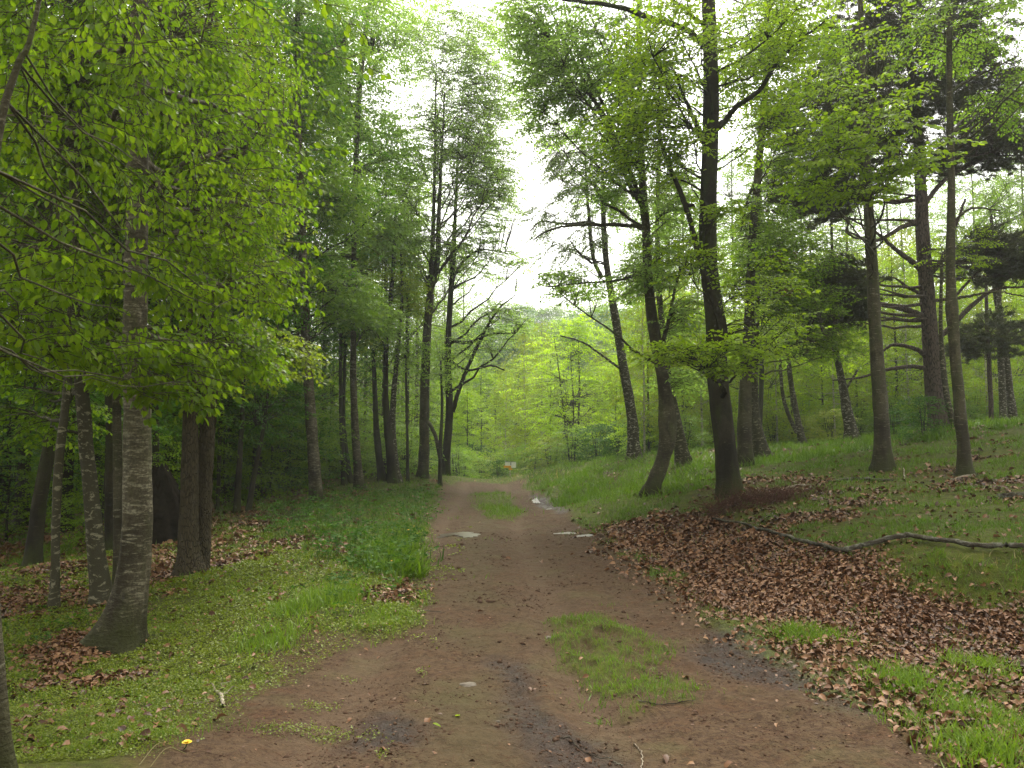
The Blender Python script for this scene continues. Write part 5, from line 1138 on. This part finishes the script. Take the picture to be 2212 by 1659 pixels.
# stone in the track
def rock(px, py, sx, sy, sz, label, seed, mat):
    import bmesh
    c = ground_hit(px, py); bm = bmesh.new(); bmesh.ops.create_icosphere(bm, subdivisions=4, radius=1); rr = np.random.default_rng(seed)
    co = np.array([v.co[:] for v in bm.verts]); nz = fbm(co[:, 0] * 1.0 + seed, co[:, 1] + co[:, 2], .9, seed, 4)
    for v, q, d in zip(bm.verts, co, nz): v.co = Vector((q[0] * sx * (1 + .3 * d), q[1] * sy * (1 + .3 * d), max(q[2], -.6) * sz * (1 + .35 * d)))
    me = bpy.data.meshes.new('stone'); bm.to_mesh(me); bm.free(); me.polygons.foreach_set("use_smooth", np.ones(len(me.polygons), bool)); me.materials.append(mat)
    o = bpy.data.objects.new('stone', me); COL.objects.link(o); o.location = (c[0], c[1], float(H(c[0:1], c[1:2])[0]) - sz * .1); o.rotation_euler = (0, 0, rr.uniform(-.3, .3)); tag(o, label, 'stone')
ST = plain('stone', (.12, .098, .070), .8, .35, 30, .004)
rock(1012, 1482, .062, .05, .022, 'flat pale stone sunk in the near part of the track', 3, ST)
rock(1185, 1372, .03, .03, .02, 'small stone left of the near grass patch', 4, ST)
rock(1075, 1560, .014, .012, .01, 'tiny pebble low in the middle of the track', 5, ST)
rock(478, 1388, .02, .02, .015, 'small pale stone in the moss', 6, ST)
# green leaves dropped on the track
for i, (px, py, lab) in enumerate([(935, 1580, 'lone fresh green leaf on the mud, lower one'), (993, 1558, 'lone fresh green leaf on the mud, right of the lower one'), (1475, 1350, 'lone brown leaf on the track near the leaf bank')]):
    V_, T_ = LEAF['hi']; c = ground_hit(px, py); z = float(H(c[0:1], c[1:2])[0])
    o = mesh('fallen_leaf', V_ * .045, [T_], M['leaf_lime'] if i < 2 else M['litter'], loc=(c[0], c[1], z + .016), attrs={"v": np.full(len(V_), .6)}); o.rotation_euler = (.1, .1, i * 2.2); tag(o, lab, 'leaf')

# water standing on the track
wm = NT('puddle_water'); wm.bsdf.inputs['Base Color'].default_value = (.075, .055, .042, 1); wm.bsdf.inputs['Roughness'].default_value = .30
wm.bump(wm.noise(wm.coord(), 6, 2), .002, .25); wm.bsdf.inputs['Specular IOR Level'].default_value = .28
PL = ['shallow puddle across the left wheel track', 'small puddle touching the one in the left wheel track', 'shallow puddle right of the middle of the track', 'small puddle at the very right side of the track', 'long puddle in the right wheel track near the far grass patch', 'small puddle just before the one near the far grass patch']
for (c, sx, sy), lab in zip(PUDW, PL):
    k = 72; an = np.arange(k) / k * 2 * math.pi; rr = .95 + 1.5 * fbm(np.cos(an) * 1.3 + c[0] * 9, np.sin(an) * 1.3, .9, 7, 4)
    xx, yy = np.cos(an) * sx * rr, np.sin(an) * sy * 3.5 * rr; lev = lambda a_, b_: H0(a_, b_) - .055 * RUT(a_, b_) - .010; zc = float(lev(c[0:1], c[1:2])[0])
    fr = np.linspace(0, 1, 7)[1:]; X_ = np.concatenate([[0], (xx[None] * fr[:, None]).ravel()]); Y_ = np.concatenate([[0], (yy[None] * fr[:, None]).ravel()])
    V_ = np.stack([X_, Y_, lev(X_ + c[0], Y_ + c[1]) - zc], 1); q_ = np.arange(k); T_ = [[np.stack([0 * q_, 1 + q_, 1 + (q_ + 1) % k], 1)]]
    Q_ = np.concatenate([np.stack([1 + a_ * k + q_, 1 + (a_ + 1) * k + q_, 1 + (a_ + 1) * k + (q_ + 1) % k, 1 + a_ * k + (q_ + 1) % k], 1) for a_ in range(5)])
    o = mesh('puddle', V_, [T_[0][0], Q_], wm.m, smooth=True, loc=(c[0], c[1], zc)); tag(o, lab, 'puddle', None, 'structure')

# dandelions and buttercups
yel = plain('petal_yellow', (.75, .50, .02), .6)
def flower(px, py, label, h):
    c = ground_hit(px, py); z = float(H(c[0:1], c[1:2])[0]); root = empty('dandelion', (c[0], c[1], z), label, 'flower')
    g = Geo(); tubes(g, [[0, 0, 0], [.01, 0, h * .5], [.012, .004, h]], [.003, .0025, .0025], 5); g.build('stem', M['herb'], root)
    g = Geo(); k = 16
    for ring, (r0, up) in enumerate(((.022, .004), (.014, .010))):
        for i in range(k):
            a_ = (i + ring * .5) / k * 6.283; d = np.array([math.cos(a_), math.sin(a_), 0]); s_ = np.array([-d[1], d[0], 0]) * .004
            o_ = np.array([.012, .004, h]); g.add([o_ - s_ * .4, o_ + s_ * .4, o_ + d * r0 + s_ + [0, 0, up], o_ + d * r0 - s_ + [0, 0, up]], Q=[[0, 1, 2, 3]])
    g.build('blossom', yel, root)
flower(880, 1185, 'yellow dandelion at the top of the left verge grass tuft', .30)
flower(892, 1178, 'second yellow dandelion beside the one in the verge grass tuft', .30)
flower(845, 1232, 'yellow dandelion low in the verge grass tuft', .12)
flower(397, 1622, 'small yellow flower in the mud edge at the bottom left', .03)

# orienteering control sign on its stake
def board_sign():
    import bmesh
    D = 36.2; p = P(1103, 1037, D); z = float(H0(p[0], p[1])); root = empty('marker_sign', (p[0], p[1], z), 'small white and orange box-shaped marker on a thin pale stake at the track end', 'sign')
    def box(nm, x0, x1, y0, y1, z0, z1, mat, bev=.006, par=root):
        bm = bmesh.new(); bmesh.ops.create_cube(bm, size=1)
        for v in bm.verts: v.co = Vector(((x0 + x1) / 2 + v.co.x * (x1 - x0), (y0 + y1) / 2 + v.co.y * (y1 - y0), (z0 + z1) / 2 + v.co.z * (z1 - z0)))
        bmesh.ops.bevel(bm, geom=bm.edges[:], offset=bev, segments=2, affect='EDGES'); me = bpy.data.meshes.new(nm); bm.to_mesh(me); bm.free(); me.materials.append(mat)
        o = bpy.data.objects.new(nm, me); COL.objects.link(o); o.parent = par; return o
    wh = plain('white_board', (.93, .92, .88), .5, .04); orr = plain('orange_board', (.80, .38, .02), .5, .06); gy = plain('grey_clip', (.22, .22, .20), .6, .1); st = plain('pale_stake', (.55, .50, .36), .7, .2)
    box('stake', -.035, -.003, -.016, .016, -.2, .40, st)
    b = box('board', -.20, .20, -.05, -.02, .46, .67, wh, .012)
    o = box('lower_panel', -.20, .02, -.062, -.052,   .462, .54, orr, .004); box('cap', -.205, .205, -.055, .02, .672, .69, gy, .004)
    box('side_panel', -.245, -.205, -.04, .03, .45, .55, orr, .006)
    box('clip', -.012, .022, -.075, -.064, .56, .67, gy, .003)
    box('bracket', -.075, .06, -.045, -.018, .385, .455, orr, .012)
    root.scale = (1.25, 1.25, 1.25)
board_sign()

# brown-leaved twigs left from last year, hanging on the right
for i, (px, py, D, w_, h_) in enumerate([(1690, 552, 20.5, .45, .22), (1700, 628, 20.5, .3, .12)]):
    rr = np.random.default_rng(500 + i); c = P(px, py, D); n_ = 26; Q = np.zeros((n_, 3)) + rr.normal(0, .5, (n_, 3)) * [w_, .3, h_]
    tr = P(1620, py + 30, 21.0) - c; g_ = Geo(); t = np.linspace(0, 1, 7)[:, None]; tubes(g_, tr * (1 - t) + np.array([0, 0, .12]) * t * (1 - t) * 4, np.linspace(.014, .006, 7), 6)
    tubes(g_, np.stack([Q * 0, Q * .5 + [0, 0, .03], Q], 1), np.tile([.005, .003, .002], (n_, 1)), 3)
    root = empty('dead_bough', c, ['larger bough of rusty dead leaves hanging right of the smooth trunk', 'smaller bough of rusty dead leaves below the larger one'][i], 'bough')
    g_.build('twig', M['bark_far'], root); gl_ = Geo(); put_sprays(gl_, None, Q, rr.normal(0, 1, (n_, 3)) * [1, 1, .3], rr.uniform(.4, .7, n_), templates(.5, .06, 40, 'lo'), 'lo', .9, twigs=False, rng=rr); gl_.build('crown', M['rust_leaf'], root)
# ------------------------------------------------------------------ thin added volume imitating milky lens glare around the sky
import bmesh as _bm
hb = _bm.new(); _bm.ops.create_cube(hb, size=1); hm = bpy.data.meshes.new('glare_haze'); hb.to_mesh(hm); hb.free()
hz = bpy.data.objects.new('glare_haze', hm); COL.objects.link(hz)
ZMIN = float(GZ.min()) - 1.0; hz.scale = (520, 460, 46 - ZMIN); hz.location = (0, 150, (46 + ZMIN) / 2)
m_ = bpy.data.materials.new('glare_haze'); m_.use_nodes = True; nt = m_.node_tree; nt.nodes.remove(nt.nodes["Principled BSDF"])
pv = nt.nodes.new("ShaderNodeVolumePrincipled"); pv.inputs['Color'].default_value = (.93, .96, .97, 1); pv.inputs['Density'].default_value = 0.0008; pv.inputs['Anisotropy'].default_value = 0.35
nt.links.new(pv.outputs[0], nt.nodes["Material Output"].inputs['Volume']); hm.materials.append(m_); tag(hz, 'added thin mist imitating milky glare around the bright sky', 'glare_haze', None, 'stuff')
